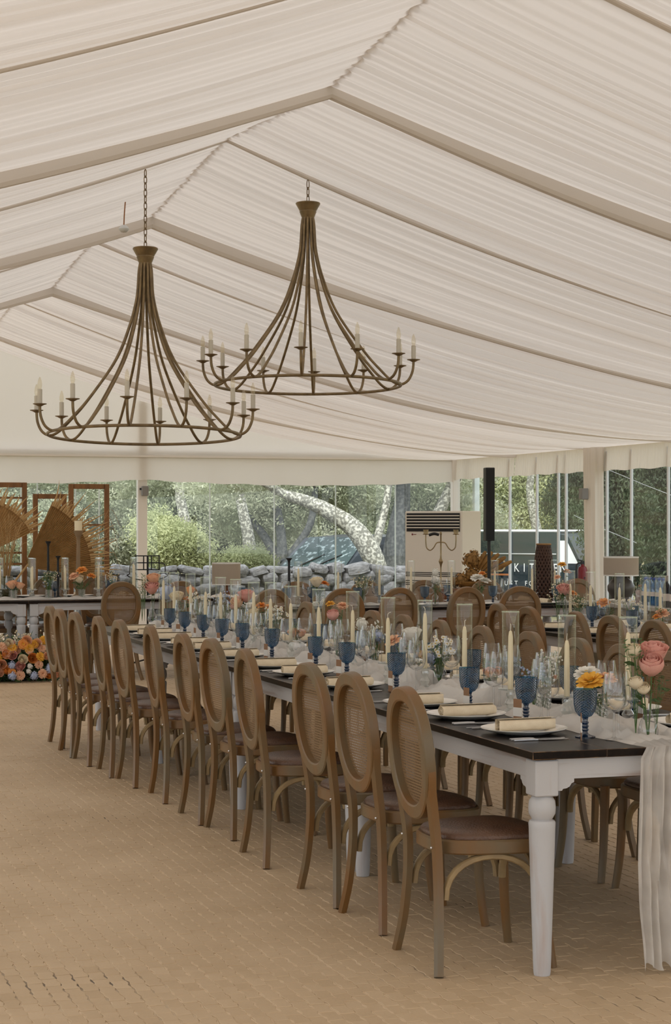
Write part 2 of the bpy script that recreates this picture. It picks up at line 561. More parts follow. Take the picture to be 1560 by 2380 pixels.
# ---- floor of small interlocking pavers
floor = tag(bpy.data.objects.new('floor', None), kind='structure'); COL.objects.link(floor)
M['far_paving'] = mk('far_paving', (.56, .425, .28), .62, col2=(.47, .345, .215), nscale=3.0, bump=.35, bscale=22, stretch=(1, .6, 1))
mb = MB()
Yn, Yf = 2.0, 19.0
x0, x1 = E_L - .05, E_R + .05
FX0, FX1, FY0, FY1 = -1.6, 6.2, 3.1, 14.1      # field of single pavers
mb.add([(FX0, FY0, -.0032), (FX1, FY0, -.0032), (FX1, Yf, -.0032), (FX0, Yf, -.0032)], [(0, 1, 2, 3)], 0)
for (a0, b0, a1, b1) in ((x0, -4, x1, FY0), (x0, FY0, FX0, Yf), (FX1, FY0, x1, Yf), (x0, Yf, x1, GAB + .1)):
    mb.add([(a0, b0, -.001), (a1, b0, -.001), (a1, b1, -.001), (a0, b1, -.001)], [(0, 1, 2, 3)], 1)
mb.add([(FX0, FY1, -.001), (1.2, FY1, -.001), (1.2, Yf, -.001), (FX0, Yf, -.001)], [(0, 1, 2, 3)], 1)
mb.add([(4.7, FY1, -.001), (FX1, FY1, -.001), (FX1, Yf, -.001), (4.7, Yf, -.001)], [(0, 1, 2, 3)], 1)
mb.add([(x0, -4, -.2), (x1, -4, -.2), (x1, GAB + .1, -.2), (x0, GAB + .1, -.2)], [(3, 2, 1, 0)], 0)
mb.build('floor_bed', [M['grout'], M['far_paving']], floor, None)

PX_, PY_ = .055, .098
def paver_mb(var):
    w, l, g = PX_ / 2 - .0016, PY_ / 2 - .0018, .0
    k = .0055 * (1 if var % 2 else -1)
    out = [(-w, -l), (w, -l), (w + k, -l * .25), (w - k * .4, l * .35), (w, l), (-w, l), (-w - k * .4, l * .35), (-w + k, -l * .25)]
    zt = 0.0 - .0006 * (var % 3)
    b = MB()
    ins = [(x * .93, y * .955) for x, y in out]
    vs = [(x, y, -.007) for x, y in out] + [(x, y, zt - .0012) for x, y in out] + [(x, y, zt) for x, y in ins]
    fs = []
    for i in range(8):
        j = (i + 1) % 8
        fs.append((i, j, 8 + j, 8 + i)); fs.append((8 + i, 8 + j, 16 + j, 16 + i))
    fs.append(list(range(16, 24)))
    return b.add(vs, fs)
pav = [paver_mb(i) for i in range(6)]
pav_me = [p.mesh('paver', M['paver'], None) for p in pav]
cells = []
ix0, ix1 = int(FX0 / PX_) + 1, int(FX1 / PX_)
for i in range(ix0, ix1):
    X = i * PX_
    off = (.5 if i % 2 else 0.0) * PY_ + random.uniform(-.006, .006)
    for j in range(int(FY0 / PY_) + 1, int(Yf / PY_)):
        Y = j * PY_ + off
        zc = SN * X + CS * Y
        u = CX + FPX * (CS * X - SN * Y) / zc
        if Y > FY1 - .05 and (X > 4.65 or X < 1.25): continue
        if Y > Yf - .1: continue
        cells.append((zc, X, Y, (i * 7 + j * 3 + random.randint(0, 5)) % 6))
vis = [c for c in cells if HOR + FPX * CAMH / c[0] < 2385 and 0 < CX + FPX * (CS * c[1] - SN * c[2]) / c[0] < 1560]
vis.sort()
near = set((c[1], c[2]) for c in vis[:300])
rest = MB()
V, F = [], []
base = [np.array(p.v) for p in pav]
for (zc, X, Y, k) in cells:
    dz = random.uniform(-.0009, .0005)
    if (X, Y) in near:
        link('paver', pav_me[k], floor, loc=(X, Y, dz), rot=random.uniform(-.03, .03))
    else:
        a = random.uniform(-.03, .03)
        ca, sa = math.cos(a), math.sin(a)
        b = base[k]
        o = len(V) * 24
        q = np.empty_like(b)
        q[:, 0] = b[:, 0] * ca - b[:, 1] * sa + X
        q[:, 1] = b[:, 0] * sa + b[:, 1] * ca + Y
        q[:, 2] = b[:, 2] + dz
        V.append(q)
        F += [[i + o for i in f] for f in pav[k].f]
me = bpy.data.meshes.new('paver_field')
me.from_pydata(np.concatenate(V).tolist(), [], F)
me.materials.append(M['paver'])
link('paver_field', me, floor, kind='stuff')

# ---- tent roof lining
def ridge_z(Y):
    for (a, h0), (b, h1) in zip(BANDS[:-1], BANDS[1:]):
        if a <= Y <= b:
            t = (Y - a) / (b - a)
            return lerp(Z_HI if h0 else Z_LO, Z_HI if h1 else Z_LO, t)
    return Z_HI
def roof_z(X, Y):
    s = (X - A_X) / (E_R - A_X) if X > A_X else (A_X - X) / (A_X - E_L)
    s = min(max(s, 0), 1)
    return Z_E + (ridge_z(Y) - Z_E) * (1 - s) ** 1.72
ceiling = tag(bpy.data.objects.new('ceiling', None), kind='structure'); COL.objects.link(ceiling)
def pleats(n, seed):
    rnd = random.Random(seed)
    pos, p = [], 0.0
    while p < 1:
        w = rnd.choice((.016, .024, .034, .05, .065)) * rnd.uniform(.8, 1.25)
        pos.append((p, w, rnd.uniform(.35, 1.0), rnd.uniform(-.06, .06)))
        p += w
    return pos
def pleat_h(pl, t, s):
    # overlapping soft folds: each rises slowly and drops sharply
    for (p, w, h, dr) in pl:
        q = (t + dr * .12 * s - p) / w
        if 0 <= q < 1:
            return h * (q / .2 if q < .2 else (1 - q) / .8)
    return 0.0
for side in (1, -1):
    for bi, ((ya, ha), (yb, hb)) in enumerate(zip(BANDS[:-1], BANDS[1:])):
        if yb < 1.0: ny = 60
        else: ny = 190
        nx = 26
        pl = pleats(0, bi * 2 + (side > 0))
        Xe = E_R if side > 0 else E_L
        vs, fs = [], []
        for i in range(nx + 1):
            s = (i / nx)
            X = A_X + (Xe - A_X) * s
            for j in range(ny + 1):
                t = j / ny
                Y = lerp(ya, yb, t)
                edge = min(1, t / .03, (1 - t) / .03)
                fan = .45 + .55 * min(1, s / .5)
                amp = .045 * edge * fan * (1 if s < .9 else max(0, (1 - s) / .1))
                z = roof_z(X, Y) - pleat_h(pl, t, s) * amp - .045 * math.sin(math.pi * t) * math.sin(math.pi * s) ** .7
                z += .006 * math.sin(Y * 31) * max(0, 1 - s * 9)
                vs.append((X - side * .03 * max(0, 1 - s * 6) * (1 if side > 0 else .2) + .012 * math.sin(Y * 57) * max(0, 1 - s * 12), Y, z))
        for i in range(nx):
            for j in range(ny):
                a = i * (ny + 1) + j
                q = (a, a + ny + 1, a + ny + 2, a + 1)
                fs.append(q if side < 0 else q[::-1])
        MB().add(vs, fs).build('fabric_panel', M['fabric'], ceiling, 60)
    for bi, (yb, hi) in enumerate(BANDS[1:-1]):
        Xe = E_R if side > 0 else E_L
        hgt, wid = (.040, .05) if hi else (.095, .075)
        b = MB()
        rows = []
        nx = 40
        sec = [(-.5, .02), (-.5, -.75), (-.32, -1), (.32, -1), (.5, -.75), (.5, .02)]
        vs, fs = [], []
        for i in range(nx + 1):
            s = i / nx
            X = A_X + (Xe - A_X) * s
            tw = 1 + .25 * math.sin(s * 9 + bi)
            h_ = hgt * (1.0 - .55 * s) * tw
            for (a, c_) in sec:
                vs.append((X, yb + a * wid + .01 * math.sin(s * 14 + bi), roof_z(X, yb) + c_ * h_ + .004))
        n = len(sec)
        for i in range(nx):
            for k in range(n - 1):
                a = i * n + k
                q = (a, a + 1, a + n + 1, a + n)
                fs.append(q if side > 0 else q[::-1])
        fs.append(list(range(n))[::-1]); fs.append([nx * n + k for k in range(n)])
        b.add(vs, fs).build('fabric_band', M['fabric'], ceiling, 25)

# ---- right side wall: valance, panes, posts
wall_r = tag(bpy.data.objects.new('wall_right', None), kind='structure'); COL.objects.link(wall_r)
def drape(y0, y1, ztop, zbot, axis, pos, amp, seed, n=None, wl=.09, sag=0.0, out=-1, name='valance', parent=None, mat=None):
    rnd = random.Random(seed)
    L_ = abs(y1 - y0)
    n = n or int(L_ / .012)
    m = 8
    vs, fs = [], []
    ph = [rnd.uniform(0, 6) for _ in range(4)]
    for i in range(n + 1):
        y = lerp(y0, y1, i / n)
        w = math.sin(y / wl * 6.283 + ph[0] + 1.5 * math.sin(y * 2.1 + ph[1])) * .6 + .4 * math.sin(y / (wl * .43) * 6.283 + ph[2])
        zb = zbot - sag * math.sin(math.pi * i / n) + .008 * math.sin(y * 9 + ph[3])
        for j in range(m + 1):
            t = j / m
            d = pos + out * (.02 + amp * w * (.35 + .65 * t) + .02 * t)
            z = lerp(ztop, zb, t)
            vs.append((d, y, z) if axis == 'x' else (y, d, z))
    for i in range(n):
        for j in range(m):
            a = i * (m + 1) + j
            fs.append((a, a + 1, a + m + 2, a + m + 1))
    return MB().add(vs, fs).build(name, mat or M['valance'], parent, 70)
for k in range(len(BANDS) - 1):
    ya, yb = BANDS[k][0], BANDS[k + 1][0]
    drape(ya + .01, yb - .01, Z_E + .01, Z_V, 'x', E_R, .012, 50 + k, parent=wall_r)
def pane(nm, a, b, z0, z1, axis, pos, parent, th=.010):
    c = ((a + b) / 2, (z0 + z1) / 2)
    bx = MB()
    if axis == 'x': bx.box((pos, c[0], c[1]), (th * .1, b - a, z1 - z0))
    else: bx.box((c[0], pos, c[1]), (b - a, th * .1, z1 - z0))
    # one sheet only: keep the two large faces merged as a single plane
    s = MB()
    if axis == 'x': s.add([(pos, a, z0), (pos, b, z0), (pos, b, z1), (pos, a, z1)], [(0, 1, 2, 3)])
    else: s.add([(a, pos, z0), (b, pos, z0), (b, pos, z1), (a, pos, z1)], [(0, 1, 2, 3)])
    return s.build(nm, M['window_glass'], parent, None)
side_u = [1556, 1470, 1413, 1318, 1300, 1250, 1187]
ys = sorted([on_x(u, E_R)[0] for u in side_u])
edges = [GAB] + sorted(ys, reverse=True) + [17.5, 15.3, 13.2, 11, 8.8, 6.6, 4.4, 2.2, 0, -2, -4]
for a, b in zip(edges[:-1], edges[1:]):
    pane('pane', min(a, b), max(a, b), .02, Z_E - .02, 'x', E_R, wall_r)
for y in ys:
    MB().box((E_R - .012, y, 1.26), (.03, .036, 2.48), bev=.004).build('pane_edge', M['alu'], wall_r)
    MB().box((E_R + .02, y + .045, 1.26), (.02, .026, 2.48)).build('pane_edge', M['glass_edge'], wall_r)
MB().box((E_R, (GAB - 4) / 2, .01), (.09, GAB + 4, .05), bev=.006).build('sill_rail', M['alu'], wall_r)
MB().box((E_R + .05, (GAB - 4) / 2, Z_E + .05), (.09, GAB + 4, .09)).build('head_rail', M['alu'], wall_r)
M['white_post'] = mk('painted_steel', (.72, .68, .63), .5)
# draped post on the side wall
yp, _ = on_x(1390, E_R - .1)
mbp = MB()
vs, fs = [], []
nn = 48
for j in range(13):
    z = lerp(0, Z_E, j / 12)
    for i in range(nn):
        a = 2 * math.pi * i / nn
        r = .112 + .011 * math.sin(a * 7 + z * 1.5) + .006 * math.sin(a * 13 + 2)
        sq = 1 / max(abs(math.cos(a)), abs(math.sin(a))) ** .6
        vs.append((E_R - .15 + r * sq * math.cos(a), yp + r * sq * math.sin(a), z))
for j in range(12):
    for i in range(nn):
        fs.append((j * nn + i, j * nn + (i + 1) % nn, (j + 1) * nn + (i + 1) % nn, (j + 1) * nn + i))
mbp.add(vs, fs).build('draped_post', M['valance'], wall_r, 60)
MB().box((E_R - .02, GAB - .02, 1.28), (.12, .12, 2.56), bev=.006).build('corner_post', M['white_post'], wall_r)
MB().box((E_R + .12, GAB - .55, 1.28), (.09, .09, 2.56), bev=.006).build('pane_edge', M['glass_edge'], wall_r)

# ---- back (gable) wall
wall_b = tag(bpy.data.objects.new('wall_back', None), kind='structure'); COL.objects.link(wall_b)
vs, fs = [], []
nx, nz = 60, 14
for i in range(nx + 1):
    X = lerp(E_L, E_R, i / nx)
    top = roof_z(X, GAB) + .01
    for j in range(nz + 1):
        t = j / nz
        z = lerp(Z_E - .02, max(top, Z_E - .01), t)
        vs.append((X, GAB - .01 + .012 * mnoise.noise(Vector((X * 1.2, z * 1.5, 3))), z))
for i in range(nx):
    for j in range(nz):
        a = i * (nz + 1) + j
        fs.append((a, a + nz + 1, a + nz + 2, a + 1))
MB().add(vs, fs).build('gable_curtain', M['gable_fabric'], wall_b, 60)
col_x, _ = on_y(332, GAB)
g_cols = [E_L, col_x, E_R]
for k, (a, b) in enumerate(((E_L, -1.5), (-1.5, 1.8), (1.8, col_x), (col_x, E_R - .05))):
    drape(a, b, Z_E, 2.20, 'y', GAB, .002, 80 + k, n=80, wl=.9, sag=.07, parent=wall_b, mat=M['gable_fabric'])
MB().box(((E_L + E_R) / 2, GAB - .03, Z_E), (E_R - E_L, .03, .03)).build('hem_rail', M['white_post'], wall_b)
g_u = [50, 88, 137, 177, 232, 490, 640, 783, 922]
gx = [on_y(u, GAB)[0] for u in g_u]
ge = [E_L, -3.0, -1.5, 0, 1.5, 2.6] + gx[:5] + [col_x] + gx[5:] + [E_R]
for a, b in zip(ge[:-1], ge[1:]):
    pane('pane', a, b, .02, Z_E - .02, 'y', GAB + .06, wall_b)
for x in gx:
    MB().box((x, GAB + .06, 1.26), (.018, .018, 2.48)).build('pane_edge', M['glass_edge'], wall_b)
MB().box(((E_L + E_R) / 2, GAB + .06, .01), (E_R - E_L, .08, .05), bev=.006).build('sill_rail', M['alu'], wall_b)
MB().box(((E_L + E_R) / 2, GAB + .07, Z_E + .05), (E_R - E_L, .08, .09)).build('head_rail', M['alu'], wall_b)
ctop = roof_z(col_x, GAB)
MB().box((col_x, GAB + .07, ctop / 2), (.145, .12, ctop), bev=.006).build('column', M['white_post'], wall_b)
# left side: plain sliding glass, out of the frame
wall_l = tag(bpy.data.objects.new('wall_left', None), kind='structure'); COL.objects.link(wall_l)
ly = [-4 + 3.16 * k for k in range(11)]
for a, b in zip(ly[:-1], ly[1:]):
    pane('pane', a, b, .02, Z_E - .02, 'x', E_L, wall_l)
    MB().box((E_L, a, 1.26), (.03, .03, 2.48)).build('pane_edge', M['alu'], wall_l)
MB().box((E_L, (GAB - 4) / 2, Z_E), (.08, GAB + 4, .08)).build('head_rail', M['alu'], wall_l)

# small grey boxes on the posts
M['grey_box'] = mk('grey_plastic', (.20, .19, .18), .5)
t = thing('wall_speaker', (E_R - .32, yp - .02, zat(1160, on_x(1372, E_R - .3)[1])), 0, 'small grey box speaker fixed to the draped white post', 'speaker')
MB().box((0, 0, .07), (.10, .10, .15), bev=.008).build('body', M['grey_box'], t)
MB().box((.055, 0, .07), (.03, .03, .05)).build('bracket', M['black_metal'], t)
t = thing('wall_speaker', (col_x + .02, GAB - .06, zat(1152, on_y(330, GAB)[1])), 0, 'small grey box speaker fixed to the slim white column', 'speaker')
MB().box((0, 0, .07), (.10, .08, .15), bev=.008).build('body', M['grey_box'], t)
MB().box((-.06, .03, .10), (.03, .02, .03)).build('bracket', M['black_metal'], t)

# ================================================================== OUTDOORS
M['ground'] = mk('dry_grass', (.14, .15, .07), .9, col2=(.22, .18, .10), nscale=.8, bump=.3, bscale=6)
ground = tag(bpy.data.objects.new('ground', None), kind='structure'); COL.objects.link(ground)
vs, fs = [], []
n = 50
for i in range(n + 1):
    for j in range(n + 1):
        X = lerp(-60, 80, i / n); Y = lerp(-40, 95, j / n)
        d = max(0, (X - 40) / 40, (Y - 52) / 40)
        vs.append((X, Y, -.22 + 9 * min(1, d) ** 1.3 + .25 * mnoise.noise(Vector((X * .1, Y * .1, 0))) * min(1, max(0, (max(X - 13, Y - 30)) / 6))))
for i in range(n):
    for j in range(n):
        a = i * (n + 1) + j
        fs.append((a, a + n + 1, a + n + 2, a + 1))
MB().add(vs, fs).build('lawn', M['ground'], ground, 60)

rng = np.random.default_rng(11)
def leaves_mesh(name, blobs, n, size, mat, droop=0.0):
    """blobs: (x,y,z,rx,ry,rz,weight)"""
    w = np.array([b[6] for b in blobs], float); w /= w.sum()
    idx = rng.choice(len(blobs), n, p=w)
    B = np.array([b[:6] for b in blobs])[idx]
    d = rng.normal(size=(n, 3)); d /= np.linalg.norm(d, axis=1, keepdims=True)
    r = rng.uniform(.25, 1, (n, 1)) ** (1 / 2.2)
    c = B[:, :3] + d * r * B[:, 3:6]
    # clumping
    k = max(6, n // 60)
    cl = c[rng.choice(n, k)]
    pick = rng.integers(0, k, n)
    mixw = rng.uniform(.55, .95, (n, 1))
    near_c = cl[pick]
    c = np.where(rng.random((n, 1)) < .8, near_c + rng.normal(size=(n, 3)) * size * 2.6, c)
    a = rng.normal(size=(n, 3)); a[:, 2] -= droop
    a /= np.linalg.norm(a, axis=1, keepdims=True)
    b = np.cross(a, rng.normal(size=(n, 3))); b /= np.linalg.norm(b, axis=1, keepdims=True)
    s = size * rng.uniform(.6, 1.3, (n, 1))
    v = np.stack([c - a * s, c + b * s * .36, c + a * s, c - b * s * .36], 1).reshape(-1, 3)
    me = bpy.data.meshes.new(name)
    me.vertices.add(n * 4); me.vertices.foreach_set('co', v.ravel())
    me.loops.add(n * 4); me.loops.foreach_set('vertex_index', np.arange(n * 4))
    me.polygons.add(n); me.polygons.foreach_set('loop_start', np.arange(0, n * 4, 4))
    me.materials.append(mat)
    me.update(calc_edges=True)
    return me
def leafmat(name, c1, c2):
    return mk(name, c1, .6, col2=c2, nscale=1.6, rnd=1, thr=(.35, .62), translucent=.35)
M['oak_leaf'] = leafmat('oak_leaf', (.46, .48, .36), (.25, .29, .18))
M['pale_leaf'] = leafmat('pale_leaf', (.58, .60, .48), (.33, .37, .24))
M['lime_leaf'] = leafmat('lime_leaf', (.50, .53, .30), (.33, .37, .20))
M['dark_leaf'] = leafmat('dark_leaf', (.040, .060, .032), (.075, .10, .05))
M['bark'] = mk('lichen_bark', (.15, .15, .125), .85, col2=(.46, .46, .40), nscale=22, bump=.8, bscale=20, thr=(.46, .60), rnd=1)
M['dark_bark'] = mk('dark_bark', (.055, .06, .06), .85, col2=(.13, .135, .13), nscale=16, bump=.7, bscale=16, thr=(.42, .68), rnd=1)

def trunk_px(path, depth, mat, parent, name='trunk', dd=0.0):
    """path: (u, v, radius px); a trunk standing at this depth"""
    depth *= OD
    pts = [at_depth(u, v, depth + dd * i) for i, (u, v, r) in enumerate(path)]
    rad = [r * depth / FPX for (u, v, r) in path]
    base = P(path[0][0], HOR + FPX * (CAMH + .35) / depth, -.35)
    pts = [base] + pts; rad = [rad[0] * 1.35] + rad
    ps = catmull(pts, 5)
    rs = []
    for i in range(len(ps)):
        q = i / 5; k = min(int(q), len(rad) - 2)
        rs.append(lerp(rad[k], rad[k + 1], q - k) * (1 + .09 * mnoise.noise(ps[i] * 3)))
    return MB().tube(ps, rs, 12).build(name, mat, parent, 80)
def tree(label, loc, blobs, n, size, lmat, trunks=(), group=None, droop=0):
    t = thing('tree', (0, 0, 0), 0, label, 'tree', group)
    for (path, depth, bm) in trunks:
        trunk_px(path, depth, M[bm], t)
    if not trunks:
        x, y = loc[0] * OD, loc[1] * OD
        ps = [(x, y, -.35), (x + .1, y, 1.0), (x - .1, y + .1, 2.4), (x + .2, y, 3.8)]
        MB().tube(catmull(ps, 4), [.17 - .01 * i for i in range(13)], 10).build('trunk', M['bark'], t, 80)
    o = link('foliage', leaves_mesh('foliage', blobs, int(n * 2.5), size * OD * .50, M[lmat], droop), t, kind='stuff')
    return t
def blob_at(u, v, depth, rpx, rzpx=None, w=1.0, dr=1.2):
    depth *= OD
    p = at_depth(u, v, depth)
    r = rpx * depth / FPX; rz = (rzpx or rpx) * depth / FPX
    return (p.x, p.y, p.z, r, r * dr, rz, w * r * r * rz)

tree('leaning oak with pale lichen on its arching trunk, behind the stone wall', None,
     [blob_at(600, 1090, 27.5, 110, 60), blob_at(720, 1020, 28, 150, 70), blob_at(860, 1040, 28, 120, 60), blob_at(480, 1110, 28, 90, 60)], 9000, .075, 'pale_leaf',
     [([(880, 1345, 27), (862, 1285, 25), (826, 1232, 23), (780, 1198, 20), (720, 1168, 15), (660, 1148, 11), (610, 1120, 8)], 27, 'bark'),
      ([(868, 1300, 12), (878, 1250, 10), (896, 1180, 9), (905, 1120, 8), (915, 1050, 7)], 27.3, 'bark')])
tree('thick slate-grey tree trunk standing beside the air conditioner', None,
     [blob_at(950, 1010, 28.5, 120, 70), blob_at(1050, 1020, 29, 110, 60)], 5000, .075, 'oak_leaf',
     [([(915, 1345, 33), (918, 1290, 30), (926, 1230, 25), (934, 1180, 20), (938, 1120, 17), (942, 1050, 15)], 28, 'dark_bark')])
tree('slim mottled trunk slanting to the right above the air conditioner', None,
     [blob_at(1090, 1030, 28.5, 100, 60)], 4000, .075, 'oak_leaf',
     [([(965, 1330, 16), (1000, 1240, 15), (1026, 1180, 14), (1052, 1125, 13), (1085, 1060, 12)], 28.5, 'bark')])
tree('forked grey tree with several thin trunks beyond the stone wall', None,
     [blob_at(560, 1150, 32.5, 130, 50, .7), blob_at(690, 1110, 33, 130, 60), blob_at(800, 1130, 33, 100, 60, .8), blob_at(600, 1210, 33, 120, 50, .5)], 15000, .08, 'oak_leaf',
     [([(655, 1325, 14), (655, 1260, 12), (645, 1190, 10), (625, 1120, 8)], 32, 'dark_bark'),
      ([(648, 1320, 12), (620, 1255, 10), (575, 1195, 8), (548, 1130, 6)], 32.2, 'dark_bark'),
      ([(662, 1320, 12), (690, 1270, 10), (722, 1215, 9), (735, 1130, 7)], 32.1, 'dark_bark')])
# background canopy
k = 0
canopy_labels = ['far left', 'left', 'middle', 'right', 'far right']
cols = ['oak_leaf', 'pale_leaf', 'oak_leaf', 'pale_leaf', 'oak_leaf']
for k, u in enumerate((40, 260, 470, 730, 1000)):
    d = 37 + (k % 2) * 3
    tree('%s tree in the grey-green canopy filling the back glazing' % ['leftmost', 'second', 'third', 'fourth', 'fifth'][k], on_y(u, d)[0:1] + (d,),
         [blob_at(u + random.uniform(-60, 60), v, d + random.uniform(-1.5, 1.5), random.uniform(120, 170), 60) for v in (1080, 1130, 1170, 1210, 1250, 1290) for _ in (0, 1)], 34000, .085, cols[k])
tree('bright lime-green bush at the foot of the slim white column', on_y(430, 30)[0:1] + (30,),
     [blob_at(400, 1265, 29.5, 75, 45), blob_at(450, 1290, 29.5, 50, 30), blob_at(360, 1230, 30, 50, 40)], 11000, .06, 'lime_leaf')
tree('small yellow-green shrub just left of the forked trunks', on_y(570, 29)[0:1] + (29,),
     [blob_at(570, 1305, 29, 55, 26), blob_at(600, 1320, 29, 40, 20)], 5000, .05, 'lime_leaf')
# right-hand view
tree('sunlit yellow-green tree behind the dark van', (15, 33),
     [blob_at(u, v, 40, 75, 50) for u, v in ((1110, 1150), (1180, 1120), (1180, 1200), (1260, 1150), (1300, 1200), (1240, 1060), (1120, 1060), (1330, 1110))], 24000, .085, 'lime_leaf')
tree('pale oak crown above the dark van', (18, 40),
     [blob_at(u, v, 46, 90, 60) for u, v in ((1100, 1130), (1200, 1100), (1290, 1080), (1200, 1220), (1110, 1230))], 22000, .1, 'pale_leaf')
for k, u in enumerate((1345, 1440, 1545)):
    d = (34, 28, 29)[k]
    p = at_depth(u, 1300, d)
    tree('dark hanging conifer %s outside the right glazing' % ['nearest the fire extinguisher', 'behind the large lamp', 'above the water bottles'][k], (p.x, p.y),
         [blob_at(u + random.uniform(-25, 25), v, d + random.uniform(-.6, .6), 55, 55) for v in (1010, 1060, 1110, 1160, 1210, 1260, 1310, 1350)], 20000, .075, 'dark_leaf', droop=1.4)
for k, u in enumerate((1180, 1390, 1600)):
    d = 52 + k
    p = at_depth(u, 1300, d)
    tree('%s deep-green tree in the far row behind the conifers' % ['left', 'middle', 'right'][k], (p.x, p.y),
         [blob_at(u + random.uniform(-60, 60), v, d, 120, 60) for v in (1020, 1080, 1130, 1190, 1250, 1310) for _ in (0, 1)], 13000, .12, 'dark_leaf' if k else 'oak_leaf')

# ---- dry stone wall
M['stone'] = mk('grey_stone', (.11, .11, .115), .85, col2=(.26, .26, .27), nscale=5, bump=.8, bscale=11, rnd=1, thr=(.35, .68))
M['wall_core'] = mk('wall_core', (.06, .06, .06), .9)
stone_wall = thing('stone_wall', (0, 29.6, -.25), 0, 'low dry stone wall of grey rocks outside the back glazing', 'wall')
def stone_me(seed):
    rnd = random.Random(seed)
    b = MB(); b.sphere((0, 0, 0), 1, 8, 6)
    vs = []
    for p in b.v:
        p = Vector(p)
        q = Vector([math.copysign(abs(c) ** .50, c) for c in p])
        q *= 1 + .30 * mnoise.noise(p * 1.7 + Vector((seed * 3.1, 0, 0)))
        vs.append(tuple(q * .5))
    b.v = vs
    return b.mesh('stone', M['stone'], 50)
st = [stone_me(i) for i in range(6)]
z = 0.0
for row in range(6):
    h = [.22, .2, .19, .18, .16, .14][row] * 1.0
    x = 3.6 + random.uniform(0, .2)
    while x < 11.6:
        w = random.uniform(.26, .54)
        link('stone', random.choice(st), stone_wall, loc=(x + w / 2, random.uniform(-.04, .04), z + h / 2 + random.uniform(-.03, .04)),
             rot=(random.uniform(-.1, .1), random.uniform(-.25, .25), random.uniform(-.2, .2)), scale=(w * 1.04, .36, h * random.uniform(.95, 1.35)))
        x += w
    z += h * .985
MB().box((7.6, .02, .49), (7.9, .2, .94)).build('core', M['wall_core'], stone_wall)

# ---- dark car behind the leaning oak (front three-quarter view)
M['car_paint'] = mk('dark_blue_car_paint', (.02, .028, .04), .35, spec=.25)
M['car_glass'] = mk('car_glass_painted_reflection', (.02, .05, .05), .12, spec=.25, col2=(.30, .38, .40), nscale=11, thr=(.55, .66))  # pale mottling in the colour stands in for leaves reflected in the glass
M['tyre'] = mk('tyre', (.015, .015, .016), .8)
p = at_depth(805, 1345, 34.5)
car = thing('car', (p.x, p.y, -.25), ang_cam(p) - math.radians(38), 'dark car seen through the arching oak trunk, its windscreen painted with leaf reflections', 'car')
b = MB()
sec = [(-2.1, .25), (-2.15, .7), (-2.0, .86), (-1.0, .98), (-.25, 1.52), (.9, 1.58), (1.8, 1.45), (2.15, 1.0), (2.2, .3)]
def carx(s, k): return s
vs, fs = [], []
for sx, ins in ((-.9, 0), (-.78, 1), (.78, 1), (.9, 0)):
    for (yy, zz) in sec:
        vs.append((sx, yy, zz if ins else .25 + (zz - .25) * (.9 if zz > 1 else .93)))
n = len(sec)
for i in range(3):
    for j in range(n - 1):
        fs.append((i * n + j, i * n + j + 1, (i + 1) * n + j + 1, (i + 1) * n + j))
fs.append(list(range(n))); fs.append([3 * n + j for j in range(n)][::-1])
for i in range(3): fs.append((i * n, (i + 1) * n, (i + 1) * n + n - 1, i * n + n - 1))
b.add(vs, fs).build('body', M['car_paint'], car, 30)
MB().add([(-.74, -1.0, 1.0), (.74, -1.0, 1.0), (.66, -.26, 1.535), (-.66, -.26, 1.535)], [(0, 1, 2, 3)]).build('windscreen', M['car_glass'], car)
for s in (-1, 1):
    MB().add([(s * .905, -.7, .98), (s * .905, 1.5, .98), (s * .84, 1.3, 1.40), (s * .84, -.15, 1.40)], [(0, 1, 2, 3)]).build('side_window', M['car_glass'], car)
    for yy in (-1.35, 1.35):
        w = MB().lathe([(.0, -.1), (.30, -.1), (.33, -.06), (.33, .06), (.30, .1), (0, .1)], 20, M=T(s * .82, yy, .33) @ RY(math.pi / 2)).build('wheel', M['tyre'], car)
    MB().tube([(s * .2 - .1, -1.0, 1.02), (s * .2 + .25, -.7, 1.22)], .012, 6).build('wiper', M['black_metal'], car)
    MB().sphere((s * 1.0, -.6, 1.05), (.1, .06, .08)).build('mirror', M['car_paint'], car)

# ---- dark van with lettering outside the right wall
M['van_paint'] = mk('petrol_black_van_paint', (.022, .034, .042), .4, spec=.2)
M['van_white'] = mk('van_white', (.80, .83, .87), .3)
M['letter_white'] = mk('letter_white', (.85, .87, .88), .5)
M['letter_gold'] = mk('letter_gold', (.33, .25, .14), .5)
M['letter_orange'] = mk('letter_orange', (.45, .16, .05), .5)
d_van = 36.0
pv = at_depth(1225, HOR, d_van)
# local x runs along the side towards the front (right, nearer), -y is the side that shows
van_rz = -TH - math.radians(28)
van = thing('van', (pv.x, pv.y, -.60), van_rz, 'dark catering van with white lettering parked outside the right glazing', 'van')
sc_ = d_van / FPX
def vx(u):   # local x on the side for a pixel column
    k = (u - 1225) * sc_
    return k / (math.cos(math.radians(28)) - k / d_van * -math.sin(math.radians(28)) * 0 + 1e-9)
z_roof = zat(1237, d_van) + .60
z_low = .25
xl, xr = vx(1085), vx(1342)
b = MB()
prof = [(xl, z_low), (xl, z_roof - .08), (xl + .12, z_roof), (xr - .55, z_roof), (xr - .25, z_roof - .08), (xr - .02, z_roof - .55), (xr + .05, z_low + .5), (xr + .05, z_low)]
vs = [(x, 0, z) for x, z in prof] + [(x, 1.8, z) for x, z in prof]
n = len(prof)
fs = [list(range(n)), [n + i for i in range(n)][::-1]] + [(i, i + n, (i + 1) % n + n, (i + 1) % n) for i in range(n)]
b.add(vs, fs).build('body', M['van_paint'], van, 30)
MB().box(((xl + xr - .45) / 2, .9, z_roof + .02), (xr - xl - .5, 1.8, .05), bev=.02).build('roof', M['van_white'], van)
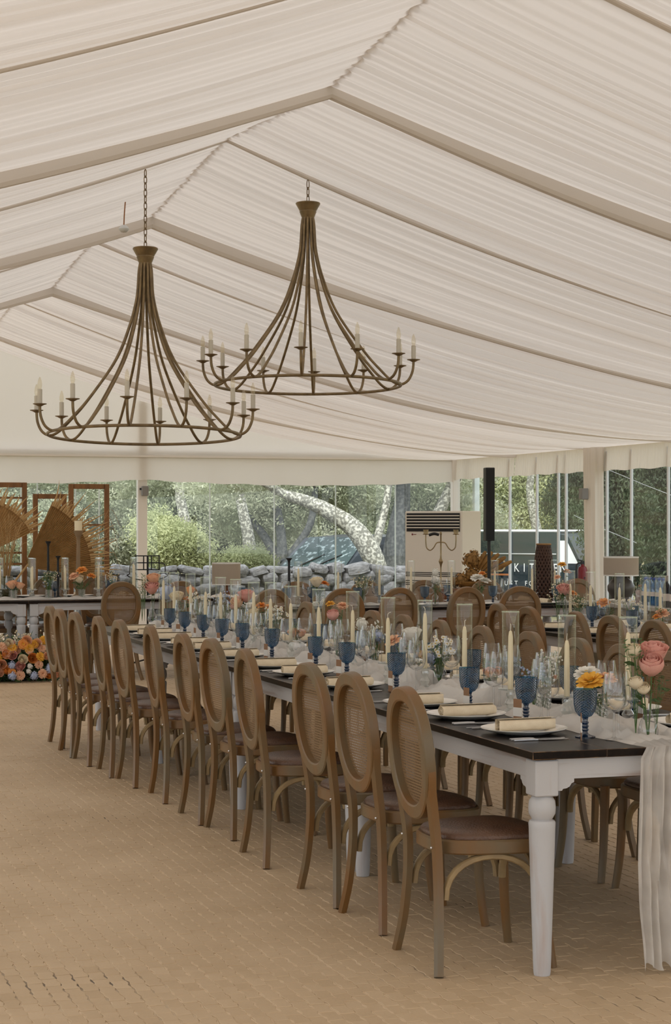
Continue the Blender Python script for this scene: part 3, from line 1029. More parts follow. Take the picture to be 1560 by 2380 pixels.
MB().add([(xr - .42, -.012, z_roof - .6), (xr - .05, -.012, z_roof - .6), (xr - .28, -.012, z_roof - .16), (xr - .42, -.012, z_roof - .16)], [(0, 1, 2, 3)]).build('cab_window', M['van_white'], van)
MB().box(((xl + xr) / 2 - .2, -.01, z_roof - .42), (xr - xl - .6, .02, .018)).build('trim_strip', M['alu'], van)
for xx in (xl + .7, xr - .5):
    MB().lathe([(.0, -.1), (.28, -.1), (.32, -.06), (.32, .06), (.28, .1), (0, .1)], 20, M=T(xx, .1, .32) @ RX(math.pi / 2)).build('wheel', M['tyre'], van)
def letters(txt, size, mat, parent, loc, pitch, sx=1.0):
    """each letter a mesh of its own, set at an even pitch"""
    for i, ch in enumerate(txt):
        if ch == ' ': continue
        cu = bpy.data.curves.new('letter', 'FONT')
        cu.body = ch
        cu.size = size
        cu.extrude = .003
        cu.align_x = 'CENTER'
        o = bpy.data.objects.new('letter', cu)
        COL.objects.link(o)
        bpy.context.view_layer.update()
        me = bpy.data.meshes.new_from_object(o.evaluated_get(bpy.context.evaluated_depsgraph_get()))
        bpy.data.objects.remove(o)
        me.materials.clear(); me.materials.append(mat)
        link('letter', me, parent, loc=(loc[0] + pitch * i, loc[1], loc[2]), rot=(math.pi / 2, 0, 0), scale=(sx, 1, 1))
def vz(v): return zat(v, d_van) + .60
H_ = vz(1309) - vz(1329)
letters('KITCHEN', H_ / .70, M['letter_white'], van, (vx(1203), -.02, vz(1329)), vx(1220) - vx(1203), sx=.75)
letters('JUST FO', (vz(1350) - vz(1361)) / .70, M['letter_white'], van, (vx(1169), -.02, vz(1361)), vx(1180) - vx(1169), sx=.85)
letters('D', (vz(1297) - vz(1330)) / .70, M['letter_gold'], van, (vx(1168), -.02, vz(1330)), 1, sx=.8)
MB().box((vx(1160), -.02, vz(1336)), (vx(1190) - vx(1130), .006, .035)).build('orange_stripe', M['letter_orange'], van)

# ---- guy ropes of the tent outside the right glazing
M['rope_white'] = mk('white_rope', (.24, .25, .26), .7)
for i, (ua, va, ub, vb) in enumerate(((1405, 1088, 1600, 1166), (1335, 1198, 1480, 1262))):
    a = at_depth(ua, va, 26.5 + 3 * i); b_ = at_depth(ub, vb, 25.2 + 3 * i)
    tag(MB().tube([a, a.lerp(b_, .5) - Vector((0, 0, .01)), b_], .0045, 6).build('guy_rope', M['rope_white'], None, 60), ['upper', 'lower'][i] + ' white guy rope slanting across the view outside the right glazing', 'rope')

# ================================================================== CHAIRS
CH = .972
def sgp(x, e): return math.copysign(abs(x) ** e, x)
def oval(k, ry, rz, e=2 / 2.25):
    return ry * sgp(math.cos(k), e), .742 + rz * sgp(math.sin(k), e)
def tiltx(z): return -.222 - (z - .5) * .105
def make_chair():
    parts = []
    nrm = Vector((1, 0, .105)).normalized()
    sec = [(-.8, -1), (.8, -1), (1, -.75), (1, .75), (.8, 1), (-.8, 1), (-1, .75), (-1, -.75)]
    pts = []
    for i in range(56):
        y, z = oval(2 * math.pi * i / 56, .174, .207)
        pts.append((tiltx(z), y, z))
    b = MB().tube(pts, (.0205, .025), sec=sec, closed=True, up=nrm)
    # lower fill where the oval runs into the legs
    parts.append(('back_frame', b.mesh('back_frame', M['chair_wood'], 22)))
    vs = [(tiltx(.742) + .009, 0, .742)]
    for i in range(40):
        y, z = oval(2 * math.pi * i / 40, .154, .187)
        vs.append((tiltx(z) + .009, y, z))
    b = MB().add(vs, [(0, 1 + i, 1 + (i + 1) % 40) for i in range(40)])
    parts.append(('cane_panel', b.mesh('cane_panel', M['cane'], None), 'woven cane panel'))
    # seat
    def plan(s, dz):
        out = []
        for i in range(40):
            a = 2 * math.pi * i / 40
            cxs, sns = sgp(math.cos(a), .62), sgp(math.sin(a), .62)
            x = cxs * .215 * s
            w = lerp(.178, .228, (cxs + 1) / 2)
            out.append((x + .012, sns * w * s, dz))
        return out
    b = MB()
    lv = [plan(.97, .402), plan(1, .408), plan(1, .446), plan(.97, .452), plan(.80, .452)]
    vs = [p for l in lv for p in l]
    fs = [list(range(40))[::-1]]
    for j in range(4):
        for i in range(40):
            fs.append((j * 40 + i, j * 40 + (i + 1) % 40, (j + 1) * 40 + (i + 1) % 40, (j + 1) * 40 + i))
    parts.append(('seat_frame', b.add(vs, fs).mesh('seat_frame', M['chair_wood'], 30)))
    b = MB()
    lv = [plan(.93, .450), plan(.945, .460), plan(.90, .472), plan(.72, .482), plan(.4, .487)]
    vs = [p for l in lv for p in l] + [(.012, 0, .489)]
    fs = []
    for j in range(4):
        for i in range(40):
            fs.append((j * 40 + i, j * 40 + (i + 1) % 40, (j + 1) * 40 + (i + 1) % 40, (j + 1) * 40 + i))
    fs += [(160 + i, 160 + (i + 1) % 40, 200) for i in range(40)]
    parts.append(('seat_cushion', b.add(vs, fs).mesh('seat_cushion', M['cushion'], 60), 'brown leather seat pad'))
    hexs = [(1, 0), (.55, .95), (-.75, .95), (-1, .3), (-1, -.3), (-.75, -.95), (.55, -.95)]
    for s in (1, -1):
        p = catmull([(tiltx(.77), s * .172, .77), (tiltx(.70), s * .1745, .70), (tiltx(.64), s * .1675, .64), (-.2275, s * .159, .58), (-.219, s * .1535, .52), (-.211, s * .151, .46), (-.206, s * .152, .39), (-.205, s * .160, .28), (-.212, s * .184, .13), (-.226, s * .222, 0)], 4)
        n = len(p)
        r = [(lerp(.0205, .0165, i / n), lerp(.020, .0238, min(1, i / 5)) if i < 22 else lerp(.0238, .0175, min(1, (i - 22) / (n - 24)))) for i in range(n)]
        parts.append(('leg', MB().tube(p, r, sec=hexs, up=(-1, 0, 0)).mesh('leg', M['chair_wood'], 24)))
    for s in (1, -1):
        p = catmull([(.178, s * .188, .415), (.180, s * .188, .30), (.188, s * .193, .14), (.205, s * .204, 0)], 4)
        n = len(p)
        r = [lerp(.0215, .0155, i / n) for i in range(n)]
        parts.append(('leg', MB().tube(p, r, 10).mesh('leg', M['chair_wood'], 50)))
    bs = [(-.5, -1), (.5, -1), (1, -.6), (1, .6), (.5, 1), (-.5, 1), (-1, .6), (-1, -.6)]
    def arch(p0, p1, z0, z1):
        pts, ups = [], []
        p0, p1 = Vector(p0), Vector(p1)
        for i in range(15):
            a = math.pi * i / 14
            q = p0.lerp(p1, .5 - .5 * math.cos(a))
            q.z = z0 + (z1 - z0) * math.sin(a) ** .85
            pts.append(q)
        side = (p1 - p0).cross(Vector((0, 0, 1))).normalized()
        return MB().tube(pts, (.0125, .0115), sec=bs, up=side).mesh('brace', M['brace_wood'], 50)
    for s in (1, -1):
        parts.append(('brace', arch((-.178, s * .160, .26), (.155, s * .190, .26), .25, .395), 'pale bentwood brace'))
    parts.append(('brace', arch((.165, -.165, .26), (.165, .165, .26), .25, .395), 'pale bentwood brace'))
    for s in (1, -1):
        parts.append(('bolt', MB().sphere((-.2265, s * .153, .43), .0048, 8, 5).mesh('bolt', M['steel']), 'steel bolt head'))
    return Proto('dining_chair', parts)
CHAIR = make_chair()
def chair_back_at(bx, by, rz, label, group):
    """place by where the top of the backrest is"""
    d = Vector((math.cos(rz), math.sin(rz))) * .272
    return CHAIR.put((bx + d.x, by + d.y, 0), rz, label, 'chair', group)

left_tops = [(940, 1597), (815, 1563), (715, 1541), (568, 1508), (490, 1485), (423, 1472), (348, 1454), (276, 1441), (229, 1433), (173, 1423), (139, 1416), (115, 1408)]
LCH = []
rots = [-.02, .03, .04, -.03, .05, 0, -.04, .03, -.02, .04, .0, .03]
for i, (u, v) in enumerate(left_tops):
    q = P(u, v, CH)
    if i and q.y < LCH[-1].y + .47: q.y = LCH[-1].y + .47
    LCH.append(q)
    lab = 'cane-back chair on the open aisle side of the long table, %s' % (
        'nearest the camera' if i == 0 else 'farthest from the camera' if i == 11 else ORD[i] + ' from the near end')
    chair_back_at(q.x, q.y, rots[i], lab, 'aisle-side chairs of the long table')
RCH = []
for i in range(12):
    y = [6.30, 6.88, 7.42, 7.93, 8.43, 9.01, 9.58, 10.25, 10.9, 11.5, 12.2, 12.9][i]
    RCH.append(y)
    lab = 'cane-back chair on the far side of the long table, %s' % (
        'nearest the camera' if i == 0 else 'farthest from the camera' if i == 11 else ORD[i] + ' from the near end')
    chair_back_at(4.05 + random.uniform(-.02, .02), y, math.pi + random.uniform(-.06, .06), lab, 'far-side chairs of the long table')
for i, y in enumerate([9.85, 10.42, 10.93, 11.68, 12.2]):
    chair_back_at(5.25, y, random.uniform(-.06, .06), 'cane-back chair on the near side of the second table, %s from the right' % ORD[i], 'near-side chairs of the second table')
for i, y in enumerate([9.75, 10.45, 11.15, 11.85, 12.4]):
    chair_back_at(6.98, y, math.pi + random.uniform(-.06, .06), 'cane-back chair on the window side of the second table, %s from the right' % ORD[i], 'window-side chairs of the second table')
T3Y = 15.92
for i, u in enumerate((633, 800, 930, 1087, 1210)):
    X, _ = on_y(u, T3Y - .50)
    chair_back_at(X, T3Y - .50, math.pi / 2 + random.uniform(-.2, .2), 'round-backed cane chair facing the cross table, %s from the left' % ORD[i], 'near-side chairs of the cross table')
for i, u in enumerate((690, 850, 985, 1130, 1340)):
    X, _ = on_y(u, T3Y + 1.45)
    chair_back_at(X, T3Y + 1.45, -math.pi / 2 + random.uniform(-.05, .05), 'cane chair on the window side of the cross table, %s from the left' % ORD[i], 'window-side chairs of the cross table')
HY = 18.45
for i, u in enumerate((283, 420)):
    X, _ = on_y(u, HY - .6)
    chair_back_at(X, HY - .6, math.pi / 2 + .05, 'round-backed cane chair at the head table, %s' % ['standing clear just past the long table', 'partly hidden by candles'][i], 'chairs at the head table')
for i, u in enumerate((5, 115, 225)):
    X, _ = on_y(u, HY + 1.4)
    chair_back_at(X, HY + 1.4, -math.pi / 2 + .05, 'cane chair behind the head table, %s' % ['leftmost', 'in the middle', 'rightmost'][i], 'chairs behind the head table')

# ================================================================== TABLES
TT = .773
def leg_profile():
    return [(.028, 0), (.030, .012), (.0315, .05), (.046, .505), (.047, .522), (.043, .530), (.034, .534), (.038, .540), (.046, .555), (.0475, .575), (.045, .597), (.036, .612), (.030, .618)]
LEG = MB().lathe(leg_profile(), 20)
LEG.box((0, 0, .678), (.086, .086, .124), bev=.004)
LEG_ME = LEG.mesh('leg', M['table_white'], 35)
def corbel_mb():
    pr = [(0, 0), (.062, 0), (.062, -.012), (.052, -.016), (.046, -.026), (.034, -.032), (.020, -.034), (.016, -.040), (0, -.040)]
    vs = [(x, -.012, z) for x, z in pr] + [(x, .012, z) for x, z in pr]
    n = len(pr)
    fs = [list(range(n))[::-1], [n + i for i in range(n)]] + [(i, (i + 1) % n, (i + 1) % n + n, i + n) for i in range(n)]
    return MB().add(vs, fs)
COR_ME = corbel_mb().mesh('corbel', M['table_white'], 30)
def table(L, W, loc, rz, label, group, planks=4, lean=False):
    """local x = length; origin at floor centre"""
    t = thing('farm_table', loc, rz, label, 'table', group)
    pw = W / planks
    for k in range(planks):
        link('plank', MB().box((0, -W / 2 + pw * (k + .5), TT - .014), (L - .002, pw - .0007, .028), bev=.0022, bev_mi=1).mesh('plank', [M['table_top'], M['table_worn']], None), t, label='dark stained plank')
    hx, hy = L / 2 - .062, W / 2 - .062
    for s in (1, -1):
        MB().box((0, s * (hy + .022), .709), (L - .2, .024, .072)).build('apron', M['apron_white'], t, None)
        MB().box((s * (hx + .022), 0, .709), (.024, W - .2, .072)).build('apron', M['apron_white_end'], t, None)
        for q in (1, -1):
            link('leg', LEG_ME, t, loc=(s * hx, q * hy, 0))
            link('corbel', COR_ME, t, loc=(s * (hx - .043), q * (hy + .022), .673), rot=math.pi if s > 0 else 0)
            link('corbel', COR_ME, t, loc=(s * (hx + .022), q * (hy - .043), .673), rot=(-math.pi / 2 if q > 0 else math.pi / 2))
    return t
TX0, TX1 = 2.60, 3.71
TXC = (TX0 + TX1) / 2
TY0, TL = 5.74, 2.0
for i in range(4):
    table(TL, TX1 - TX0, (TXC, TY0 + TL * (i + .5), 0), math.pi / 2, 'dark-topped white farm table, %s section of the long row' % ['nearest', 'second', 'third', 'farthest'][i], 'sections of the long table')
S2X0, S2W = 5.56, 1.05
for i in range(2):
    table(2.0, S2W, (S2X0 + S2W / 2, 9.0 + 2.0 * (i + .5) - .15, 0), math.pi / 2, 'dark-topped farm table of the second row, %s section' % ['right', 'left'][i], 'sections of the second table')
for i in range(2):
    table(1.75, 1.0, (4.35 + 1.75 * (i + .5), T3Y + .5, 0), 0, 'dark-topped farm table set crosswise near the back, %s section' % ['left', 'right'][i], 'sections of the cross table')
hj, _ = on_y(66, HY)
for i in range(3):
    table(1.9, 1.0, (hj - 1.9 * .5 + 1.9 * (i - 1) + 1.9 * .0 + (0 if i else 0), HY + .5, 0), 0, 'head table before the dried palms, %s section' % ['outer left', 'middle', 'right'][i], 'sections of the head table')

# ================================================================== TABLEWARE
def me_lathe(name, prof, mat, n=24, ang=50, cap=False):
    return MB().lathe(prof, n, cap=cap).mesh(name, mat, ang)
PLATE = me_lathe('plate', [(0, .004), (.085, .004), (.105, .011), (.156, .022), (.160, .0235), (.160, .0215), (.150, .016), (.10, .002), (.09, 0), (0, 0)], M['porcelain'], 40)
SIDE_PLATE = me_lathe('side_plate', [(0, .003), (.05, .003), (.065, .009), (.088, .014), (.089, .013), (.06, .001), (0, 0)], M['porcelain'], 28)
def napkin_me(seed):
    rnd = random.Random(seed)
    L_, n = .232, 54
    sec = []
    for i in range(n):
        t = i / (n - 1)
        a = t * 2 * math.pi * 3.3
        r = lerp(.006, .0255, t)
        sec.append((r * math.cos(a), r * math.sin(a) + .0255))
    vs, fs = [], []
    m = 10
    for j in range(m + 1):
        y = lerp(-L_ / 2, L_ / 2, j / m)
        s = 1 + .05 * math.sin(j * 1.3 + seed)
        for (x, z) in sec:
            vs.append((x * s, y + .004 * math.sin(x * 180 + seed), .001 + z))
    for j in range(m):
        for i in range(n - 1):
            a = j * n + i
            fs.append((a, a + 1, a + n + 1, a + n))
    return MB().add(vs, fs).mesh('napkin', M['napkin'], 60)
NAPKINS = [napkin_me(i) for i in range(3)]
GOB_BOWL = me_lathe('bowl', [(.010, .072), (.024, .078), (.036, .094), (.0415, .118), (.0430, .150), (.0435, .175), (.0418, .175)], M['goblet'], 28)
GOB_STEM = me_lathe('stem', [(0, 0), (.037, 0), (.037, .004), (.020, .009), (.011, .015), (.009, .022), (.014, .028), (.010, .034), (.014, .041), (.010, .047), (.014, .054), (.009, .062), (.012, .072), (0, .074)], M['goblet_stem'], 18)
GOBLET = Proto('goblet', [('bowl', GOB_BOWL, 'diamond-cut bowl'), ('stem', GOB_STEM)])
WG_BOWL = me_lathe('bowl', [(.003, .098), (.018, .102), (.034, .114), (.0425, .132), (.0445, .150), (.0425, .180), (.0375, .215), (.0335, .238)], M['clear'], 24)
WG_STEM = me_lathe('stem', [(0, .0), (.036, .0), (.036, .0025), (.012, .006), (.0045, .014), (.0035, .05), (.0036, .09), (.005, .099)], M['clear'], 14)
WINE = Proto('wine_glass', [('bowl', WG_BOWL), ('stem', WG_STEM)])
def knife_me():
    b = MB().tube(catmull([(-.105, 0, .004), (-.04, 0, .005), (-.012, 0, .004)], 3), [(.003, .005)] * 7, 6, up=(0, 0, 1))
    b.tube([(-.012, 0, .004), (.06, .001, .003), (.095, .003, .003), (.112, .006, .003)], [(.001, .006), (.001, .009), (.001, .0075), (.001, .002)], 4, up=(0, 0, 1))
    return b.mesh('knife', M['steel'], 40)
def fork_me():
    b = MB().tube(catmull([(-.105, 0, .003), (-.02, 0, .005), (.045, 0, .004)], 3), [(.002, .0055)] * 4 + [(.002, .003)] * 3, 6, up=(0, 0, 1))
    b.box((.058, 0, .005), (.026, .02, .002))
    for y in (-.0082, -.0028, .0028, .0082):
        b.box((.090, y, .006), (.044, .0026, .002))
    return b.mesh('fork', M['steel'], 40)
KNIFE, FORK = knife_me(), fork_me()
CARD_ME = MB().box((0, 0, .048), (.0022, .042, .096), bev=.0004).mesh('card', M['card'], None)
BAND_ME = MB().box((0, 0, .046), (.0036, .0436, .034)).mesh('paper_band', M['paper'], None)
CARD = Proto('place_card', [('card', CARD_ME), ('paper_band', BAND_ME, 'white paper band')])

OCC = []
def clear_spot(p, r):
    """nudge a spot until nothing else stands there, then take it"""
    q = p
    for k in range(60):
        a, d = k * 2.4, .006 * k
        q = Vector((p.x + d * math.cos(a), p.y + d * math.sin(a), p.z))
        if all((q.x - o[0]) ** 2 + (q.y - o[1]) ** 2 > (r + o[2]) ** 2 for o in OCC): break
    OCC.append((q.x, q.y, r))
    return q
def setting(c, face, where, grp, detail=2, edge_on=False):
    """c: plate centre on the table, face: direction the guest looks"""
    f = Vector((math.cos(face), math.sin(face), 0)); l = Vector((-f.y, f.x, 0))
    def at(a, b, z=0): return Vector((c[0], c[1], TT + z)) + f * a + l * b
    link('dinner_plate', PLATE, None, loc=at(0, 0), rot=random.uniform(0, 6), label='white dinner plate under rolled napkin, ' + where, cat='plate', group='plates ' + grp)
    link('napkin', random.choice(NAPKINS), None, loc=at(random.uniform(-.02, .02), random.uniform(-.015, .015), .0045), rot=face + math.pi / 2 + random.uniform(-.12, .12), label='rolled cream napkin, ' + where, cat='napkin', group='napkins ' + grp)
    j = lambda s: random.uniform(-s, s)
    GOBLET.put(clear_spot(at(.155 + j(.015), -.20 + j(.02)), .044), j(3), 'blue pressed-glass goblet, ' + where, 'goblet', 'goblets ' + grp)
    WINE.put(clear_spot(at(.21 + j(.02), -.275 + j(.02)), .045), 0, 'outer clear wine glass, ' + where, 'wine glass', 'wine glasses ' + grp)
    if detail > 1:
        for k, b in enumerate((-.184, -.204, -.224)):
            link('knife', KNIFE, None, loc=at(-.03 + j(.008), b), rot=face + j(.04), label='steel knife, %s, %s' % (['inner', 'middle', 'outer'][k], where), cat='knife', group='knives ' + grp)
        for k, b in enumerate((.185, .212)):
            link('fork', FORK, None, loc=at(-.03 + j(.008), b), rot=face + j(.04), label='steel fork, %s, %s' % (['inner', 'outer'][k], where), cat='fork', group='forks ' + grp)
        CARD.put(at(.10 + j(.01), -.255 + j(.01)), face + (-.40 if edge_on else .25 + j(.2)), 'kraft place card with white band, ' + where, 'place card', 'place cards ' + grp)
        WINE.put(clear_spot(at(.30 + j(.02), -.17 + j(.03)), .045), 0, 'inner clear wine glass, ' + where, 'wine glass', 'wine glasses ' + grp)
# ---- hurricane candles
HOLD = me_lathe('candle_holder', [(0, 0), (.036, 0), (.037, .006), (.028, .012), (.014, .018), (.020, .030), (.025, .040), (.018, .052), (.013, .060), (.019, .072), (.020, .082), (.014, .090), (.050, .094), (.054, .101), (.050, .097), (.012, .096), (0, .096)], M['crystal'], 14, 20)
CYL = me_lathe('hurricane_glass', [(.0355, 0), (.0355, .30), (.0360, .312), (.0345, .312)], M['cylinder'], 26)
RIM = me_lathe('rim', [(.0340, .310), (.0340, .3145), (.0365, .3145), (.0365, .310), (.0340, .310)], M['crystal'], 26)
HURR = Proto('hurricane_glass', [('cylinder', CYL), ('rim', RIM)])
def candle_parts(h, seed):
    rnd = random.Random(seed)
    b = MB().lathe([(0, 0), (.0115, 0), (.0112, h * .5), (.0095, h * .88), (.006, h * .965), (0, h * .985)], 14)
    bend = rnd.choice((-1, 1))
    c = MB().tube(catmull([(0, 0, h * .97), (.001, 0, h + .008), (.004 * bend, .002, h + .018), (.014 * bend, .004, h + .022)], 3), .0015, 5)
    return Proto('taper_candle', [('wax', b.mesh('wax', M['candle'], 60)), ('wick', c.mesh('wick', M['wick'], 60))])
CANDLES = [candle_parts(.225 + .02 * (i % 3), i) for i in range(4)]
def hurricane(x, y, where, grp, z0=TT):
    OCC.append((x, y, .056))
    link('candle_holder', HOLD, None, loc=(x, y, z0), label='crystal candle holder, ' + where, cat='candle holder', group='candle holders ' + grp)
    CANDLES[random.randint(0, 3)].put((x, y, z0 + .0965), random.uniform(0, 6), 'ivory taper candle, ' + where, 'candle', 'candles ' + grp)
    HURR.put((x, y, z0 + .1015), 0, 'clear glass candle cylinder, ' + where, 'glass cylinder', 'glass cylinders ' + grp)
main_c = [1460, 1318, 1187, 1080, 988, 902, 820, 741, 676, 629, 590, 548, 513, 478, 443, 405, 380]
HUR = []
for i, u in enumerate(main_c):
    X = 3.30 if i == 0 else 3.10 + .05 * math.sin(i * 2.3)
    Y, _ = on_x(u, X)
    HUR.append((X, Y))
    hurricane(X, Y, '%s from the near end along the long table' % ORD[i], 'along the long table')
for i, u in enumerate((1535, 1500, 1440, 1373, 1308)):
    X = S2X0 + .5
    Y, _ = on_x(u, X)
    hurricane(X, min(12.7, max(9.0, Y)) , '%s from the right on the second table' % ORD[i], 'on the second table')
for i, u in enumerate((690, 790, 878, 960, 1045, 1155, 1232, 1295)):
    X, _ = on_y(u, T3Y + .5)
    hurricane(min(X, 7.72), T3Y + .45 + .1 * (i % 2), '%s from the left on the cross table' % ORD[i], 'on the cross table')
for i, u in enumerate((4, 70, 77, 146, 155, 222, 235, 303, 318)):
    X, _ = on_y(u, HY + .5)
    hurricane(X, HY + (.35 if i % 2 else .62), '%s from the left on the head table' % ORD[i], 'on the head table')

# flower vases stand at these pixels of the long table (built further down)
VPX = [(1507, 1718), (1392, 1690), (1262, 1655), (1140, 1622), (1022, 1597), (958, 1575), (868, 1553), (783, 1530), (690, 1517), (645, 1500), (607, 1490), (572, 1480), (520, 1470), (462, 1463), (420, 1457), (387, 1450), (354, 1447)]
for (u, v) in VPX:
    q = P(u, v, TT)
    OCC.append((q.x, q.y, .05))
for i in range(12):
    OCC.append((TX0 + .2, LCH[i].y + (.16 if i == 0 else .06), .165))
    OCC.append((TX1 - .2, RCH[i] - .02, .165))
for i in range(12):
    y = LCH[i].y + (.16 if i == 0 else .06)
    setting((TX0 + .20, y), 0, ('long table aisle side, %s place from near end' % ORD[i]), 'on the aisle side of the long table', 2, i == 0)
for i in range(12):
    setting((TX1 - .20, RCH[i] - .02), math.pi, ('long table far side, %s place from near end' % ORD[i]), 'on the far side of the long table', 2 if i < 7 else 1)
for i, y in enumerate([9.75, 10.4, 10.95, 11.6, 12.25]):
    setting((S2X0 + .2, y), 0, ('second table near side, %s place from right' % ORD[i]), 'on the near side of the second table', 1)
for i, y in enumerate([9.9, 10.5, 11.15, 11.8, 12.35]):
    setting((S2X0 + S2W - .2, y), math.pi, ('second table window side, %s place from right' % ORD[i]), 'on the window side of the second table', 1)
for i in range(5):
    setting((4.70 + .68 * i, T3Y + .2), math.pi / 2, ('cross table near side, %s place from left' % ORD[i]), 'on the near side of the cross table', 1)
    setting((4.76 + .68 * i, T3Y + .8), -math.pi / 2, ('cross table window side, %s place from left' % ORD[i]), 'on the window side of the cross table', 1)
for i, x in enumerate((3.02, 3.52, 4.02)):
    setting((x, HY + .8), -math.pi / 2, ('head table, %s place from left' % ORD[i]), 'at the head table', 1)


# ================================================================== RUNNERS
def OCCN(y): return [o for o in OCC if abs(o[1] - y) < .2]
def runner(name, x_c, y0, y1, w, hang, label, seed):
    """gauze strip laid along +y from y0 to y1; hangs over the y0 edge by `hang`"""
    rnd = random.Random(seed)
    nt = 64
    ns = int((y1 - y0) / .022)
    nh = int(hang / .03)
    rows = []
    for j in range(nh, 0, -1):
        rows.append(('h', j / nh))
    for j in range(ns + 1):
        rows.append(('t', j / ns))
    vs, fs = [], []
    for (k, s) in rows:
        for i in range(nt + 1):
            t = i / nt * 2 - 1
            if k == 't':
                y = lerp(y0 - .012, y1, s)
                ew = w / 2 * (1 + .22 * mnoise.noise(Vector((seed, y * 2.2, 0))) + .1 * mnoise.noise(Vector((seed, y * 7, 4))))
                cxn = x_c + .05 * mnoise.noise(Vector((seed + 3, y * 1.1, 0)))
                blend = min(1, (y - y0 + .012) / .25)
                x = cxn + t * ew
                big = max(0, mnoise.noise(Vector((x * 7, y * 4.5, seed))) + .25)
                fine = abs(mnoise.noise(Vector((x * 22, y * 9, seed + 9))))
                dmin = min([math.hypot(x - o[0], y - o[1]) - o[2] * .7 for o in OCCN(y)] or [1])
                hump = (.085 * big + .030 * fine + .014 * abs(mnoise.noise(Vector((x * 48, y * 40, seed + 2))))) * blend * min(1, max(0, dmin / .035))
                fold = .004 * math.sin(t * 34 + 3 * mnoise.noise(Vector((0, y * 2, seed)))) * (1 - blend * .5)
                z = TT + .0015 + max(0, hump * (1 - abs(t) ** 4) + fold * .5 * (1 if k == 'h' or blend < 1 else .3) + .0)
                vs.append((x, y, z))
            else:
                d = s * hang
                z = TT - .004 - d
                wd = w / 2 * (1 + .05 * math.sin(d * 3)) 
                ph = t * 27 + 4.2 * mnoise.noise(Vector((t * 2.5, d * 1.6, seed))) * 2
                amp = .011 + .015 * s
                y = y0 - .022 - amp * (1 + math.sin(ph)) * .8 - .007 * math.sin(t * 58 + 3.5 * mnoise.noise(Vector((t * 4, d * 2.5, 1)))) - .006 * mnoise.noise(Vector((t * 14, d * 7, 2)))
                x = x_c + t * wd + .035 * s * math.sin(1.5) * 0 + .018 * math.sin(d * 5 + t * 3) * s
                zz = z + (.02 * math.sin(t * 19) * s if s > .9 else 0)
                if zz < .012:
                    y -= (.012 - zz) * .8; zz = .012 + .006 * abs(math.sin(t * 25))
                vs.append((x, y, zz))
    n = nt + 1
    for j in range(len(rows) - 1):
        for i in range(nt):
            a = j * n + i
            fs.append((a, a + 1, a + n + 1, a + n))
    b_ = MB().add(vs, fs)
    b_.m = [0 if k // nt < nh + 4 else 1 for k in range(len(fs))]
    o = b_.build(name, [M['gauze'], M['gauze_top']], None, 80)
    return tag(o, label, 'table runner')
runner('table_runner', 3.175, TY0, TY0 + 7.95, .37, TT - .02, 'crumpled white gauze runner down the long table, trailing to the floor', 3)
runner('table_runner', S2X0 + S2W / 2, 8.88, 12.8, .3, .12, 'crumpled white gauze runner on the second table', 8)
# cross-wise runners are built along x
def runner_x(x0, x1, yc, w, label, seed):
    ns, nt = int((x1 - x0) / .03), 24
    vs, fs = [], []
    for j in range(ns + 1):
        x = lerp(x0, x1, j / ns)
        for i in range(nt + 1):
            t = i / nt * 2 - 1
            y = yc + t * w / 2 * (1 + .3 * mnoise.noise(Vector((seed, x * 2.2, 0))))
            h = .035 * max(0, mnoise.noise(Vector((x * 6, y * 8, seed))) + .2) + .012 * abs(mnoise.noise(Vector((x * 20, y * 20, seed))))
            vs.append((x, y, TT + .005 + h * (1 - abs(t) ** 4)))
    n = nt + 1
    for j in range(ns):
        for i in range(nt):
            a = j * n + i
            fs.append((a, a + n, a + n + 1, a + 1))
    tag(MB().add(vs, fs).build('table_runner', M['gauze_top'], None, 80), label, 'table runner')
runner_x(4.4, 7.8, T3Y + .5, .26, 'crumpled white gauze runner on the cross table', 21)
runner_x(hj - 1.8, hj + 2.7, HY + .28, .34, 'crumpled white gauze runner along the front of the head table', 31)

# ================================================================== FLOWERS
def rose_me(mat, seed, openn=.5):
    """cupped petals in four whorls; the outer ones roll outwards on an open bloom"""
    rnd = random.Random(seed)
    b = MB()
    whorls = [(3, .30, .78), (4, .52, .80), (5, .76, .74), (6, .98, .58)]
    for wi, (n, R, top) in enumerate(whorls):
        a0 = rnd.uniform(0, 6)
        for k in range(n):
            ac = a0 + 2 * math.pi * k / n + rnd.uniform(-.12, .12)
            hw = math.pi / n * 1.45
            vs, fs = [], []
            op = openn * (wi / 3)
            for iv in range(6):
                v = iv / 5
                for iu in range(6):
                    uu = iu / 2.5 - 1
                    a = ac + uu * hw * (.55 + .45 * math.sin(math.pi * min(1, .25 + .6 * v)))
                    bulge = math.sin(math.pi * (.10 + .62 * v)) ** .8
                    r = R * lerp(bulge, .25 + .95 * v, op * .7) * (1 - .07 * uu * uu)
                    if v > .75: r += R * (.10 + .30 * op) * (v - .75) * 4 * (.6 + .4 * abs(uu))
                    z = -.80 + (top + .80) * v ** .9 - .12 * abs(uu) ** 2.5 * v
                    if v > .9: z -= .14 * op
                    vs.append((r * math.cos(a), r * math.sin(a), z + rnd.uniform(-.012, .012)))
            for iv in range(5):
                for iu in range(5):
                    q = iv * 6 + iu
                    fs.append((q, q + 1, q + 7, q + 6))
            b.add(vs, fs)
    b.sphere((0, 0, -.80), (.26, .26, .16), 8, 4, 1)
    for k in range(5):
        a = k * 1.2566
        d = Vector((math.cos(a), math.sin(a), 0)); sd = Vector((-math.sin(a), math.cos(a), 0))
        b.add([d * .2 - sd * .12 + Vector((0, 0, -.82)), d * .2 + sd * .12 + Vector((0, 0, -.82)), d * .85 + Vector((0, 0, -.72))], [(0, 1, 2)], 1)
    return b.mesh('bloom', [mat, M['green']], 70)
